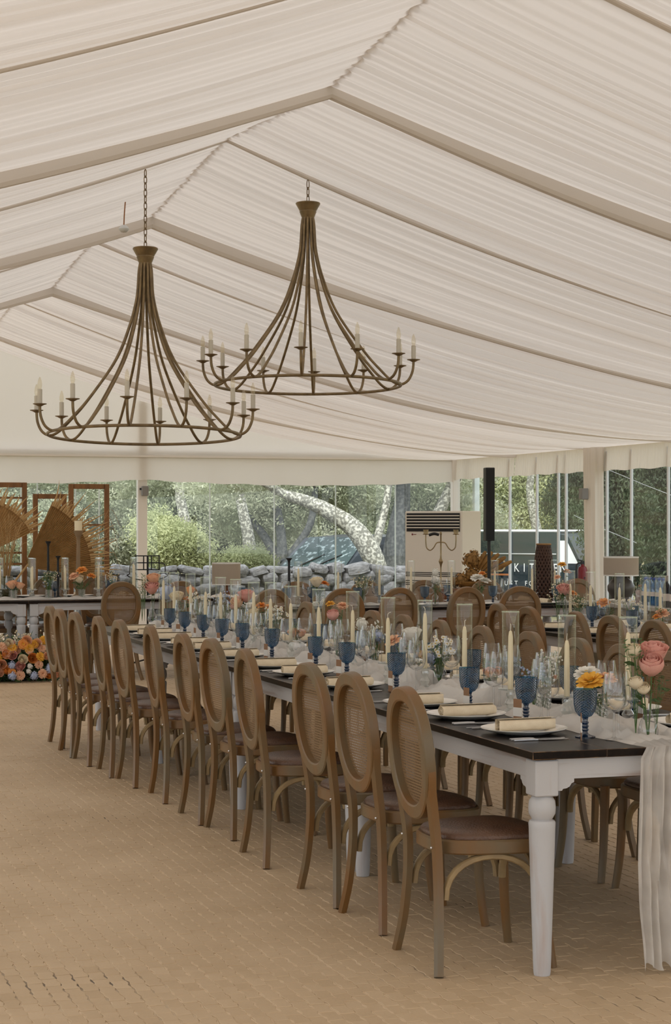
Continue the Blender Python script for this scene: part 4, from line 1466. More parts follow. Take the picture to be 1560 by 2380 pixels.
def ruffle_me(mat, seed, eye=None, n=16, layers=3):
    rnd = random.Random(seed)
    b = MB()
    for l in range(layers):
        t = l / max(1, layers - 1)
        m = n - l * 2
        for k in range(m):
            a = 2 * math.pi * k / m + l * .3 + rnd.uniform(-.1, .1)
            el = lerp(.05, .9, t) + rnd.uniform(-.12, .12)
            L_ = lerp(1.0, .6, t)
            hw = .75 * math.pi / m * L_ * 1.5
            d = Vector((math.cos(a) * math.cos(el), math.sin(a) * math.cos(el), math.sin(el)))
            sd = Vector((-math.sin(a), math.cos(a), 0))
            p0 = d * .12
            p1 = d * L_ * .6 + Vector((0, 0, .08))
            p2 = d * L_ + Vector((0, 0, rnd.uniform(-.08, .1)))
            b.add([p0 - sd * hw * .3, p0 + sd * hw * .3, p1 + sd * hw, p1 - sd * hw, p2 + sd * hw * .55, p2 - sd * hw * .55], [(0, 1, 2, 3), (3, 2, 4, 5)])
    if eye: b.sphere((0, 0, .18), (.22, .22, .12), 8, 4, 1)
    return b.mesh('bloom', [mat, eye or mat], 60)
def daisy_me():
    b = MB()
    for k in range(11):
        a = 2 * math.pi * k / 11
        d = Vector((math.cos(a), math.sin(a), -.05)); sd = Vector((-math.sin(a), math.cos(a), 0))
        b.add([d * .3 - sd * .12, d * .3 + sd * .12, d * .95 + sd * .19, d * 1.08, d * .95 - sd * .19], [(0, 1, 2, 3, 4)])
    b.sphere((0, 0, .06), (.36, .36, .2), 8, 4, 1)
    return b.mesh('daisy', [M['white_petal'], M['daisy_eye']], 50)
def puff_me(mat, seed, n=70):
    rnd = random.Random(seed)
    b = MB()
    for k in range(n):
        d = Vector((rnd.gauss(0, 1), rnd.gauss(0, 1), rnd.gauss(0, 1))).normalized()
        c = d * rnd.uniform(.72, 1.0)
        s1 = d.orthogonal().normalized(); s2 = d.cross(s1)
        r = rnd.uniform(.16, .24)
        vs = [c + d * .06] + [c + (s1 * math.cos(a) + s2 * math.sin(a)) * r for a in (0, 1.57, 3.14, 4.71)]
        b.add(vs, [(0, 1, 2), (0, 2, 3), (0, 3, 4), (0, 4, 1)])
    b.sphere((0, 0, 0), .72, 8, 6)
    return b.mesh('bloom', mat, 60)
BL = {}
for c in ('pink', 'peach', 'cream', 'white_petal', 'orange'):
    BL['rose', c] = rose_me(M[c], hash(c) % 99 if False else len(c), .5)
    BL['bud', c] = rose_me(M[c], len(c) + 5, .05)
for c in ('peach', 'orange', 'yellow', 'cream', 'white_petal'):
    BL['ruffle', c] = ruffle_me(M[c], len(c) + 2, M['daisy_eye'] if c in ('orange', 'white_petal', 'yellow') else None, 15, 3)
for c in ('blue_petal', 'white_petal', 'cream'):
    BL['puff', c] = puff_me(M[c], len(c))
DAISY = daisy_me()
LEAF_ME = MB().add([(0, 0, 0), (.35, .22, .08), (.7, .2, .1), (1, 0, .02), (.7, -.2, .1), (.35, -.22, .08), (.5, 0, 0)], [(0, 6, 1), (1, 6, 2), (2, 6, 3), (3, 6, 4), (4, 6, 5), (5, 6, 0)]).mesh('leaf', M['leaf'], 60)

BUD_VASE = [(.0, .002), (.030, .0), (.036, .012), (.037, .030), (.030, .058), (.017, .085), (.0125, .105), (.0125, .150), (.016, .165)]
BOTTLE = [(.0, .002), (.030, .0), (.032, .006), (.032, .07), (.026, .085), (.012, .098), (.011, .112), (.0145, .118)]
TUMBLER = [(.0, .003), (.030, .0), (.034, .02), (.037, .095), (.036, .095)]
RIBBED = [(.0, .002), (.028, .0), (.045, .018), (.050, .035), (.043, .055), (.027, .066), (.030, .074)]
VASES = {
    'bud': ('bud_vase', me_lathe('bud_vase', BUD_VASE, M['clear'], 20), .15, .010, 'slender clear bud vase'),
    'bottle': ('bottle_vase', me_lathe('bottle_vase', BOTTLE, M['clear'], 18), .10, .008, 'small clear bottle vase'),
    'tumbler': ('glass_vase', me_lathe('glass_vase', TUMBLER, M['cut_glass'], 20), .085, .022, 'cut-glass tumbler vase'),
    'ribbed': ('ribbed_vase', None, .068, .018, 'squat white ribbed vase'),
}
def ribbed_me():
    vs, fs = [], []
    n = 48
    for j in range(n):
        a = 2 * math.pi * j / n
        for (r, z) in RIBBED:
            k = 1 + (.05 if j % 4 < 2 else -.02) * (1 if .005 < z < .06 else .2)
            vs.append((r * k * math.cos(a), r * k * math.sin(a), z))
    m = len(RIBBED)
    for j in range(n):
        for i in range(m - 1):
            fs.append((j * m + i, ((j + 1) % n) * m + i, ((j + 1) % n) * m + i + 1, j * m + i + 1))
    return MB().add(vs, fs).mesh('ribbed_vase', M['white_glass'], 50)
v_ = VASES['ribbed']; VASES['ribbed'] = (v_[0], ribbed_me(), v_[2], v_[3], v_[4])
CN = {'pink': 'pink', 'peach': 'peach', 'cream': 'cream', 'white_petal': 'white', 'orange': 'orange', 'yellow': 'yellow', 'blue_petal': 'powder-blue'}
KN = {'rose': 'rose', 'bud': 'rose', 'ruffle': 'carnation', 'puff': 'hydrangea'}
flower_no = {}
def flower(kind, c, base, top, size, where, grp, leaves=2):
    size *= 1.16
    base, top = Vector(base), Vector(top)
    t = thing(KN[kind], base, 0, None, 'flower', 'flowers ' + grp)
    nm = '%s %s' % (CN[c], {'rose': 'open rose', 'bud': 'rosebud', 'ruffle': 'ruffled flower', 'puff': 'flower cluster'}[kind])
    key = (nm, where)
    flower_no[key] = flower_no.get(key, 0) + 1
    k = flower_no[key]
    t['label'] = ('' if k == 1 else ORD[k - 1] + ' ') + nm + ' ' + where
    d = top - base
    mid = d * .5 + Vector((random.uniform(-.01, .01), random.uniform(-.01, .01), 0))
    end = d - d.normalized() * size * .6
    MB().tube([(0, 0, 0), mid, end], .0022, 5).build('stem', M['green'], t, 60)
    dirv = (d.normalized() + Vector((0, 0, .35)) + Vector((-.35, -.6, 0)) * random.uniform(.2, 1)).normalized()
    q = dirv.to_track_quat('Z', 'Y').to_euler()
    link('bloom', BL[kind, c], t, loc=d, rot=tuple(q), scale=(size,) * 3)
    for i in range(leaves):
        link('leaf', LEAF_ME, t, loc=d * random.uniform(.45, .85), rot=(random.uniform(-.5, .5), random.uniform(-.6, .3), random.uniform(0, 6)), scale=(random.uniform(.035, .06),) * 3)
    return t
def sprig(base, h, spread, n, kind, where, grp, size=.006):
    """daisies: each head a part; tiny filler blossoms: one joined cluster"""
    base = Vector(base)
    names = {'daisy': 'daisy_bunch', 'white': 'white_filler_sprig', 'cream': 'cream_filler_sprig', 'green': 'green_sprig', 'blue': 'delphinium_sprig'}
    labs = {'daisy': 'bunch of small white daisies, ', 'white': 'sprig of tiny white blossoms, ', 'cream': 'sprig of tiny cream blossoms, ', 'green': 'feathery green sprig, ', 'blue': 'powder-blue delphinium sprig, '}
    key = (kind, where); flower_no[key] = flower_no.get(key, 0) + 1
    t = thing(names[kind], base, 0, ('' if flower_no[key] == 1 else 'lower ') + labs[kind][:-2] + ' ' + where, 'flowers', 'filler sprigs ' + grp)
    st = MB(); bl = MB()
    mat = {'daisy': None, 'white': M['white_petal'], 'cream': M['cream'], 'green': M['leaf'], 'blue': M['blue_petal']}[kind]
    for k in range(n):
        a = random.uniform(0, 6.283); r = spread * math.sqrt(random.random())
        top = Vector((r * math.cos(a), r * math.sin(a), h * random.uniform(.72, 1.05) - r * .35))
        mid = Vector((top.x * .35, top.y * .35, top.z * .6))
        st.tube([(0, 0, 0), mid, top], .0009, 4, cap=False)
        if kind == 'daisy':
            dv = (Vector((top.x, top.y, spread * .6)) + Vector((-.3, -.8, .2)) * spread).normalized()
            link('daisy', DAISY, t, loc=top, rot=tuple(dv.to_track_quat('Z', 'Y').to_euler()), scale=(random.uniform(.009, .0125),) * 3)
        else:
            for _ in range(5 if kind != 'green' else 7):
                c = top.lerp(mid, random.uniform(0, .55)) + Vector((random.gauss(0, 1), random.gauss(0, 1), random.gauss(0, 1))) * size * 1.4
                if kind == 'green':
                    d = Vector((random.gauss(0, 1), random.gauss(0, 1), random.gauss(0, .6))).normalized() * size * 2
                    s = d.orthogonal().normalized() * size * .5
                    bl.add([c - d, c + s, c + d, c - s], [(0, 1, 2, 3)])
                else:
                    bl.sphere(c, size * random.uniform(.6, 1.1), 5, 3)
    st.build('stems', M['green'], t, None)
    if kind != 'daisy':
        bl.build('foliage' if kind == 'green' else 'blossoms', mat, t, 80, kind='stuff')
    return t
def vase_group(kind, x, y, where, grp, flowers=(), sprigs=(), z0=TT, s=1.0):
    nm, me, mouth, r, lab = VASES[kind]
    link(nm, me, None, loc=(x, y, z0 + .003), label=lab + ', ' + where, cat='vase', group='vases ' + grp, scale=(s,) * 3)
    inn = 'in vase ' + where
    for (kd, c, size, dx, dy, h) in flowers:
        b = (x + random.uniform(-1, 1) * r * .5, y + random.uniform(-1, 1) * r * .5, z0 + .012)
        flower(kd, c, b, (x + dx, y + dy, z0 + h), size, inn, grp)
    for (kd, h, sp, n, dx, dy) in sprigs:
        sprig((x + dx * .2, y + dy * .2, z0 + .012), h, sp, n, kd, inn, grp)

ON = 'on the long table'
def on_table(u, v):      # table point under a pixel
    p = P(u, v, TT); return p.x, p.y
x, y = on_table(1507, 1718)
vase_group('bud', x, y, 'at the near table end', ON,
           [('bud', 'pink', .040, -.005, -.035, .268), ('rose', 'pink', .046, .035, .03, .305), ('bud', 'cream', .026, -.055, .01, .318), ('bud', 'cream', .024, -.060, -.02, .205), ('bud', 'cream', .022, -.035, -.03, .185)],
           [('green', .36, .05, 10, -.25, 0), ('green', .22, .04, 8, .15, 0)])
x, y = on_table(1392, 1690)
vase_group('tumbler', x, y, 'behind the nearest blue goblet', ON,
           [('ruffle', 'yellow', .048, -.05, -.03, .175), ('ruffle', 'white_petal', .045, -.035, .03, .200), ('ruffle', 'peach', .040, .03, 0, .180), ('ruffle', 'orange', .026, -.09, -.06, .13)],
           [('green', .14, .05, 8, 0, 0)])
x, y = on_table(1262, 1655)
vase_group('tumbler', x, y, 'between second and third long-table candles', ON,
           [('ruffle', 'peach', .020, .05, .0, .14)],
           [('white', .24, .06, 16, .1, 0), ('blue', .20, .07, 14, -.2, 0), ('green', .2, .05, 8, 0, 0)])
x, y = on_table(1140, 1622)
vase_group('ribbed', x, y, 'beside the third candle', ON,
           [('rose', 'peach', .022, -.02, -.03, .115), ('rose', 'peach', .020, .03, -.02, .118), ('bud', 'peach', .018, .0, .02, .12)],
           [('green', .16, .035, 10, 0, 0)])
x, y = on_table(1022, 1597)
vase_group('bottle', x, y, 'crowded with daisies beside the fourth candle', ON, [('puff', 'blue_petal', .030, -.06, -.02, .14)], [('daisy', .23, .075, 46, 0, 0), ('green', .19, .05, 8, 0, 0)])
x, y = on_table(958, 1575)
vase_group('tumbler', x, y, 'with the white rose beside the fifth candle', ON,
           [('rose', 'white_petal', .040, .0, .0, .215), ('ruffle', 'peach', .040, -.10, 0, .185), ('ruffle', 'yellow', .035, .05, -.03, .11)],
           [('green', .20, .06, 10, 0, 0)])
x, y = on_table(868, 1553)
vase_group('bottle', x, y, 'with white stock beside the sixth candle', ON, [('puff', 'white_petal', .034, -.06, .02, .235), ('puff', 'blue_petal', .034, .02, -.01, .17)], [('white', .25, .06, 18, .1, 0), ('green', .2, .05, 8, 0, 0)])
x, y = on_table(783, 1530)
vase_group('bud', x, y, 'beside the seventh long-table candle', ON,
           [('bud', 'pink', .032, -.03, -.02, .25), ('ruffle', 'peach', .032, .035, .0, .30), ('ruffle', 'yellow', .026, -.03, .03, .31), ('ruffle', 'peach', .026, .05, .04, .29)], [('green', .27, .04, 10, 0, 0)])
x, y = on_table(690, 1517)
vase_group('ribbed', x, y, 'beside the eighth candle', ON,
           [('rose', 'peach', .026, -.03, -.02, .12), ('rose', 'peach', .024, .02, -.02, .115), ('bud', 'cream', .02, .0, .02, .13)], [('green', .16, .035, 10, 0, 0)])
x, y = on_table(645, 1500)
vase_group('bottle', x, y, 'with daisies beside the ninth candle', ON, [], [('daisy', .24, .08, 34, 0, 0), ('green', .19, .05, 6, 0, 0)])
x, y = on_table(607, 1490)
vase_group('tumbler', x, y, 'with orange flowers beside the tenth candle', ON,
           [('ruffle', 'orange', .038, 0, 0, .23), ('ruffle', 'orange', .03, .05, .02, .22), ('rose', 'cream', .034, -.06, -.02, .18)], [('green', .2, .06, 12, 0, 0)])
x, y = on_table(572, 1480)
vase_group('bud', x, y, 'with pink roses beside the eleventh candle', ON,
           [('rose', 'pink', .045, .0, 0, .28), ('rose', 'peach', .038, -.06, 0, .235), ('bud', 'pink', .03, -.07, .03, .21)], [('green', .22, .05, 8, 0, 0)])
x, y = on_table(520, 1470)
vase_group('tumbler', x, y, 'with blue delphinium beside the thirteenth candle', ON, [], [('blue', .28, .06, 22, 0, 0), ('green', .22, .06, 10, 0, 0)])
x, y = on_table(462, 1463)
vase_group('bottle', x, y, 'three before the far table end', ON, [], [('daisy', .26, .085, 34, 0, 0)])
x, y = on_table(420, 1457)
vase_group('tumbler', x, y, 'two before the far table end', ON, [('rose', 'cream', .045, -.03, 0, .22), ('ruffle', 'orange', .04, .06, 0, .2), ('rose', 'orange', .03, .08, .02, .27)], [('green', .2, .05, 8, 0, 0)])
x, y = on_table(387, 1450)
vase_group('tumbler', x, y, 'next to the far table end', ON, [('puff', 'blue_petal', .065, 0, 0, .24)], [])
x, y = on_table(354, 1447)
vase_group('bud', x, y, 'at the far table end', ON, [('rose', 'peach', .045, .01, 0, .34), ('rose', 'pink', .05, -.01, -.03, .27)], [('cream', .36, .04, 10, -.3, 0), ('green', .36, .05, 10, -.4, 0)])
# second table
O2 = 'on the second table'
def on2(u): 
    X = S2X0 + .48
    Y, _ = on_x(u, X); return X, min(12.75, max(9.0, Y))
x, y = on2(1272)
vase_group('bud', x, y, 'at the left end of second table', O2, [('rose', 'pink', .045, -.02, -.02, .27), ('ruffle', 'orange', .035, .06, 0, .24), ('ruffle', 'peach', .03, .08, -.02, .15)], [('cream', .33, .08, 16, -.3, 0), ('green', .28, .06, 10, 0, 0)])
x, y = on2(1345)
vase_group('tumbler', x, y, 'in the middle of second table', O2, [], [('cream', .26, .10, 20, 0, 0), ('green', .22, .07, 12, 0, 0)])
x, y = on2(1415)
vase_group('tumbler', x, y, 'with anemones on the second table', O2, [('ruffle', 'white_petal', .05, .03, 0, .20), ('ruffle', 'orange', .045, -.04, 0, .2)], [('green', .16, .05, 8, 0, 0)])
x, y = on2(1470)
vase_group('bottle', x, y, 'with daisies on the second table', O2, [], [('daisy', .24, .08, 22, 0, 0)])
x, y = on2(1540)
vase_group('ribbed', x, y, 'at the right end of second table', O2, [('ruffle', 'peach', .045, 0, 0, .16), ('ruffle', 'orange', .03, -.04, 0, .14)], [('green', .2, .05, 8, 0, 0)])
# cross table
O3 = 'on the cross table'
for (u, kd, fl, sp, wh) in (
    (735, 'tumbler', [('rose', 'cream', .05, -.03, 0, .23), ('ruffle', 'orange', .045, .05, 0, .21)], [('green', .18, .05, 8, 0, 0)], 'at the left of the cross table'),
    (835, 'bottle', [], [('cream', .3, .12, 18, 0, 0), ('green', .3, .1, 14, 0, 0)], 'with wispy filler on the cross table'),
    (1003, 'bottle', [('puff', 'white_petal', .045, 0, 0, .24), ('puff', 'white_petal', .035, 0, 0, .31)], [('green', .2, .08, 8, 0, 0)], 'with white stock on the cross table'),
    (1107, 'tumbler', [('ruffle', 'white_petal', .06, -.03, 0, .25), ('ruffle', 'white_petal', .055, .05, 0, .22), ('ruffle', 'orange', .035, .03, .02, .29)], [('green', .18, .05, 8, 0, 0)], 'with white anemones on the cross table'),
    (1330, 'bud', [('ruffle', 'peach', .045, .05, 0, .3), ('ruffle', 'yellow', .04, 0, 0, .37), ('ruffle', 'peach', .03, -.05, 0, .25)], [], 'at the right of the cross table')):
    X, _ = on_y(u, T3Y + .5)
    vase_group(kd, min(X, 7.7), T3Y + .4, wh, O3, fl, sp)
OH = 'on the head table'
for (u, kd, fl, sp, wh) in (
    (32, 'tumbler', [('rose', 'peach', .045, -.02, 0, .15), ('rose', 'peach', .04, .06, 0, .14)], [('green', .17, .06, 10, 0, 0)], 'at the left of the head table'),
    (113, 'tumbler', [], [('green', .3, .12, 20, 0, 0), ('blue', .2, .06, 10, 0, 0), ('cream', .3, .12, 12, 0, 0)], 'with blue and green sprigs on the head table'),
    (190, 'tumbler', [('ruffle', 'orange', .055, 0, 0, .29), ('ruffle', 'peach', .05, -.08, 0, .23), ('ruffle', 'orange', .045, .1, 0, .23), ('rose', 'cream', .04, -.03, -.02, .2)], [('green', .2, .1, 14, 0, 0)], 'before the wooden candlestick'),
    (262, 'bottle', [], [('cream', .3, .08, 14, 0, 0)], 'at the right of the head table')):
    X, _ = on_y(u, HY + .3)
    vase_group(kd, X, HY + .3, wh, OH, fl, sp)

# ---- flower bank on the floor before the head table
OB = 'in the flower bank on the floor'
fb = 'in the flower bank on the floor before the head table'
yb_ = HY - .30
xa, xb = on_y(-60, yb_)[0], on_y(140, yb_)[0]
lv = leaves_mesh('foliage', [(lerp(xa, xb, k / 9), yb_ + .12, .15 + .03 * math.sin(k * 2), .16, .10, .15, 1) for k in range(10)], 6000, .03, M['leaf'])
bank = thing('foliage_bank', (0, 0, 0), 0, 'low bank of dark green foliage under the head table flowers', 'foliage')
link('foliage', lv, bank, kind='stuff')
MB().box(((xa + xb) / 2, yb_ + .12, .015), (xb - xa, .16, .03), bev=.01).build('trough', M['black_metal'], bank)
kinds = [('rose', 'peach', .040), ('rose', 'pink', .038), ('ruffle', 'orange', .046), ('ruffle', 'yellow', .048), ('rose', 'cream', .042), ('puff', 'blue_petal', .045), ('ruffle', 'peach', .044), ('rose', 'orange', .042), ('puff', 'white_petal', .03)]
bankset = []
rb = random.Random(4)
for k in range(58):
    kd, c, s_k = kinds[(k * 5 + k // 4) % 9]
    for _ in range(30):
        x = rb.uniform(xa + .04, xb - .04)
        z = .06 + .34 * rb.random()
        if kd == 'puff' and c == 'blue_petal': z = rb.uniform(.06, .18)
        if all(math.hypot(x - q[3], z - q[4]) > .8 * (s_k + q[2]) for q in bankset): break
    bankset.append((kd, c, s_k, x, z))
bankset.sort(key=lambda q: q[3])
cnt = {}
for (kd, c, s_k, x, z) in bankset:
    cnt[kd, c] = cnt.get((kd, c), 0) + 1
    y = yb_ - .20 + .13 * (z / .38) + random.uniform(-.02, .02)
    nm = '%s %s' % (CN[c], {'rose': 'rose', 'ruffle': 'ruffled bloom', 'puff': 'flower cluster'}[kd])
    t = thing(KN[kd], (x, yb_ + .02, max(.05, z - .1)), 0, '%s in the floor flower bank, %s of its kind from left' % (nm, ORD[cnt[kd, c] - 1]), 'flower', 'flowers ' + OB)
    d = Vector((x, y, z)) - Vector(t.location)
    MB().tube([(0, 0, 0), d * .9], .003, 5).build('stem', M['green'], t, 60)
    dv = Vector((random.uniform(-.4, .4), -1, random.uniform(.0, .6))).normalized()
    link('bloom', BL[kd, c], t, loc=d, rot=tuple(dv.to_track_quat('Z', 'Y').to_euler()), scale=(s_k * random.uniform(.95, 1.2),) * 3)

for i in range(6):
    xx = lerp(xa + .1, xb - .1, (i + .5) / 6)
    sprig((xx, yb_ + .02, .05), .40 + .05 * (i % 2), .10, 14, 'cream' if i % 2 else 'green', 'in the floor flower bank, %s sprig from the left' % ORD[i], OB, size=.011)

# ================================================================== CHANDELIERS
ARM = [(.030, -.08), (.045, -.16), (.055, -.32), (.078, -.44), (.108, -.545), (.172, -.72), (.257, -.873), (.417, -1.093), (.515, -1.204), (.600, -1.288), (.665, -1.318), (.722, -1.290), (.755, -1.222), (.762, -1.145)]
R_RING, Z_RING = .672, -1.32
def chandelier(u, v_cap, v_top, label, tilt):
    TILT = Matrix.Rotation(math.radians(-tilt), 4, Vector((CS, -SN, 0)))
    X, zc = on_y(u, 12.77)
    zcap = zat(v_cap, zc)
    ztop = roof_z(X, 12.77) - .05
    t = thing('chandelier', (X, 12.77, zcap), 0, label, 'chandelier', 'chandeliers under the tent roof')
    cap = MB().lathe([(0, 0), (.088, 0), (.090, -.006), (.064, -.052), (.060, -.058), (.062, -.064), (.046, -.105), (.042, -.115), (0, -.115)], 24, M=TILT)
    cap.build('cap', M['bronze'], t, 30)
    pts = [(R_RING * math.cos(a), R_RING * math.sin(a), Z_RING) for a in [2 * math.pi * k / 72 for k in range(72)]]
    b = MB().tube(pts, .0108, 8, closed=True)
    b.v = [tuple(TILT @ Vector(p)) for p in b.v]
    b.build('ring', M['bronze'], t, 60)
    for k in range(12):
        a = 2 * math.pi * (k + .30) / 12
        c_, s_ = math.cos(a), math.sin(a)
        path = catmull([(r * c_, r * s_, z) for r, z in ARM], 4)
        b = MB().tube(path, .0098, 8)
        b.v = [tuple(TILT @ Vector(p)) for p in b.v]
        arm = b.build('arm', M['bronze'], t, 60)
        e = TILT @ Vector((.762 * c_, .762 * s_, -1.145))
        link('drip_cup', CUP_ME, arm, loc=e)
        link('candle_sleeve', SLV_ME, arm, loc=e, label='pale candle sleeve')
        link('bulb', BULB_ME, arm, loc=e, label='clear flame-shaped bulb')
    n = max(2, int((ztop - zcap) / .043))
    pit = (ztop - zcap) / n
    for k in range(n):
        link('chain_link', LINK_ME, t, loc=(0, 0, pit * (k + .5)), rot=(0, 0, math.pi / 2 * (k % 2) + .4), scale=(1, 1, pit / .043))
    return t
CUP_ME = MB().lathe([(0, -.012), (.012, -.012), (.030, -.002), (.047, .003), (.048, .007), (.030, .005), (.010, .006), (0, .006)], 18).mesh('drip_cup', M['bronze'], 40)
SLV_ME = MB().lathe([(.0165, .005), (.0165, .105), (.012, .107), (0, .107)], 12).mesh('candle_sleeve', M['sleeve'], 40)
BULB_ME = MB().lathe([(.010, .105), (.0155, .125), (.0165, .140), (.012, .165), (.005, .185), (0, .190)], 12).mesh('bulb', M['bulb'], 60)
lp = []
for k in range(20):
    a = 2 * math.pi * k / 20
    lp.append((.011 * math.cos(a), 0, .027 * sgp(math.sin(a), .8)))
LINK_ME = MB().tube(lp, .0034, 6, closed=True).mesh('chain_link', M['bronze'], 60)
chandelier(338, 577, 372, 'left bronze chandelier with twelve candle bulbs, hanging lower', 3.0)
chandelier(716, 472, 405, 'right bronze chandelier with twelve candle bulbs, hanging higher', 1.6)
# small round lamp on a short lead
X, zc = on_y(288, 14.0)
zl = zat(530, zc)
t = thing('pendant_disc', (X, 14.0, zl), 0, 'small white disc lamp hanging from the roof beside the left chain', 'lamp')
MB().lathe([(0, -.035), (.022, -.032), (.038, -.016), (.040, -.004), (.030, .010), (.018, .022), (0, .024)], 20).build('body', M['alu'], t, 40)
MB().tube(catmull([(0, 0, .02), (.004, 0, (roof_z(X, 14.0) - zl) * .5), (.012, 0, roof_z(X, 14.0) - zl - .01)], 3), .005, 6).build('lead', mk('orange_lead', (.30, .13, .05), .6), t, 60)

# ================================================================== DECOR AT THE BACK
M['old_wood'] = mk('old_orange_wood', (.26, .115, .035), .55, col2=(.17, .075, .025), nscale=5, stretch=(3, 3, .6), bump=.2, bscale=30, rnd=1)
M['palm'] = mk('dried_palm', (.56, .37, .17), .65, col2=(.44, .27, .11), nscale=9, rnd=1, translucent=.2)
M['pale_wood'] = mk('pale_turned_wood', (.30, .20, .11), .6, col2=(.22, .145, .08), nscale=14, stretch=(1, 1, .4))
M['red_wood'] = mk('red_brown_wood', (.20, .075, .03), .4, col2=(.14, .05, .02), nscale=6, stretch=(.5, 3, 3))
M['shade'] = mk('linen_shade', (.50, .42, .33), .8, bump=.2, bscale=300, translucent=.3)
M['shade_trim'] = mk('shade_trim', (.72, .70, .66), .6)
M['ceramic'] = mk('dark_ceramic', (.050, .042, .036), .38, col2=(.075, .065, .055), nscale=6)
M['black'] = mk('matt_black', (.010, .010, .011), .5)
M['ac_white'] = mk('ac_white', (.66, .61, .53), .45)
M['ac_dark'] = mk('ac_dark', (.008, .008, .008), .7)
M['brass'] = mk('aged_brass', (.36, .26, .13), .35, .75, col2=(.22, .17, .10), nscale=14)
M['wicker'] = mk('dark_wicker', (.040, .016, .009), .65, col2=(.065, .028, .014), nscale=30)
M['rope'] = mk('rope', (.30, .17, .07), .8)
M['dried'] = mk('dried_hydrangea', (.32, .165, .04), .7, col2=(.20, .10, .025), nscale=16)
M['red_paint'] = mk('red_paint', (.15, .008, .012), .3)
M['blue_plastic'] = mk_glass('blue_bottle', (.40, .66, .82), .08, .05, .5, diff=.30, diff_col=(.08, .24, .40))
M['cap_blue'] = mk('cap_blue', (.03, .07, .30), .4)
M['wine_dark'] = mk('dark_wine_glass', (.010, .010, .012), .15)
M['label_paper'] = mk('label_paper', (.62, .55, .50), .6)

def old_frame(u0, u1, vtop, Y, bars, label):
    x0, za = on_y(u0, Y); x1, zb = on_y(u1, Y)
    zt = zat(vtop, (za + zb) / 2)
    t = thing('window_frame', ((x0 + x1) / 2, Y, 0), 0, label, 'frame', 'old window frames behind the head table')
    w = x1 - x0
    for s in (-1, 1):
        MB().box((s * (w / 2 - .025), 0, zt / 2), (.055, .04, zt), bev=.004).build('stile', M['old_wood'], t, None)
    MB().box((0, 0, zt - .028), (w - .11, .04, .056), bev=.004).build('rail', M['old_wood'], t, None)
    MB().box((0, 0, .05), (w - .11, .04, .10), bev=.004).build('rail', M['old_wood'], t, None)
    for v in bars:
        MB().box((0, 0, zat(v, (za + zb) / 2)), (w - .11, .03, .022)).build('glazing_bar', M['old_wood'], t, None)
old_frame(-70, 62, 1121, 20.9, (1157, 1285, 1311), 'tall old timber window frame at the left edge behind the palms')
old_frame(77, 154, 1148, 21.3, (1260,), 'shorter old timber window frame between the two tall ones')
old_frame(160, 253, 1125, 20.8, (1220, 1303), 'tall orange-brown timber window frame beside the slim column')

def fan(u, v, depth, a0, a1, Lpx, n, label, stem_to):
    p = at_depth(u, v, depth)
    t = thing('dried_palm_fan', p, -TH, label, 'palm leaf', 'dried palm fans')
    L_ = Lpx * depth / FPX
    rnd = random.Random(int(u * 3 + v))
    web = MB()
    N_ = n * 2
    rows = []
    vs, fs = [], []
    for k in range(N_ + 1):
        a = math.radians(lerp(a0, a1, k / N_))
        for (r) in (.05, .40, .74):
            d = (.010 if k % 2 else -.010) * (r / .62) * L_ * 1.6
            vs.append((math.cos(a) * r * L_, d + .05 * math.sin(a * 2) * r, math.sin(a) * r * L_))
    for k in range(N_):
        for j in range(2):
            q = k * 3 + j
            fs.append((q, q + 3, q + 4, q + 1))
    web.add(vs, fs).build('pleated_web', M['palm'], t, 20)
    for k in range(n):
        a = math.radians(lerp(a0, a1, (k + .5) / n)) + rnd.uniform(-.02, .02)
        ll = L_ * rnd.uniform(.82, 1.08) * (1 - .12 * abs((k + .5) / n - .5))
        hw = L_ * .74 * math.radians(abs(a1 - a0)) / n * .5
        dirv = Vector((math.cos(a), 0, math.sin(a))); sd = Vector((-math.sin(a), 0, math.cos(a)))
        vs, fs = [], []
        bend = rnd.uniform(-.10, .16); fall = rnd.uniform(0, .10)
        for j in range(6):
            s_ = j / 5
            r = lerp(.70 * L_, ll, s_)
            w_ = hw * (1 - s_ ** 1.4) + .0008
            c = dirv * r + sd * bend * s_ * s_ * L_ * .4 + Vector((0, -fall * s_ * .5, -fall * s_ * s_ * L_ * .5))
            vs += [c - sd * w_, c + Vector((0, -.008 * (1 - s_), 0)), c + sd * w_]
        for j in range(5):
            q = j * 3
            fs += [(q, q + 3, q + 4, q + 1), (q + 1, q + 4, q + 5, q + 2)]
        MB().add(vs, fs).build('blade', M['palm'], t, 30)
    e = Vector(stem_to) - p
    R = Matrix.Rotation(TH, 4, 'Z')
    e = R @ e
    MB().tube(catmull([(.06 * L_ * math.cos(math.radians((a0 + a1) / 2)), 0, .06 * L_ * math.sin(math.radians((a0 + a1) / 2))), e * .5 + Vector((.01, 0, 0)), e], 4), .012, 7).build('stem', M['palm'], t, 60)
    return t
jar_x, _ = on_y(16, HY + .75)
jar = (jar_x, HY + .75, TT)
M['moss_glass'] = mk_glass('olive_glass', (.30, .30, .14), .08, .05, .5, diff=.6, diff_col=(.13, .12, .04))
link('palm_jar', me_lathe('palm_jar', [(0, .002), (.075, 0), (.085, .02), (.085, .17), (.07, .20), (.06, .21), (.065, .225)], M['moss_glass'], 24), None, loc=jar, label='olive glass jar holding the dried palm stems', cat='vase')
jt = (jar_x, HY + .75, TT + .05)
fan(54, 1318, 19.7, -8, 66, 225, 44, 'large dried palm fan spreading right behind the candlesticks', jt)
fan(-40, 1290, 19.9, 25, 80, 175, 20, 'dried palm fan cut by the left edge of the picture', (jar_x - .02, HY + .74, TT + .05))
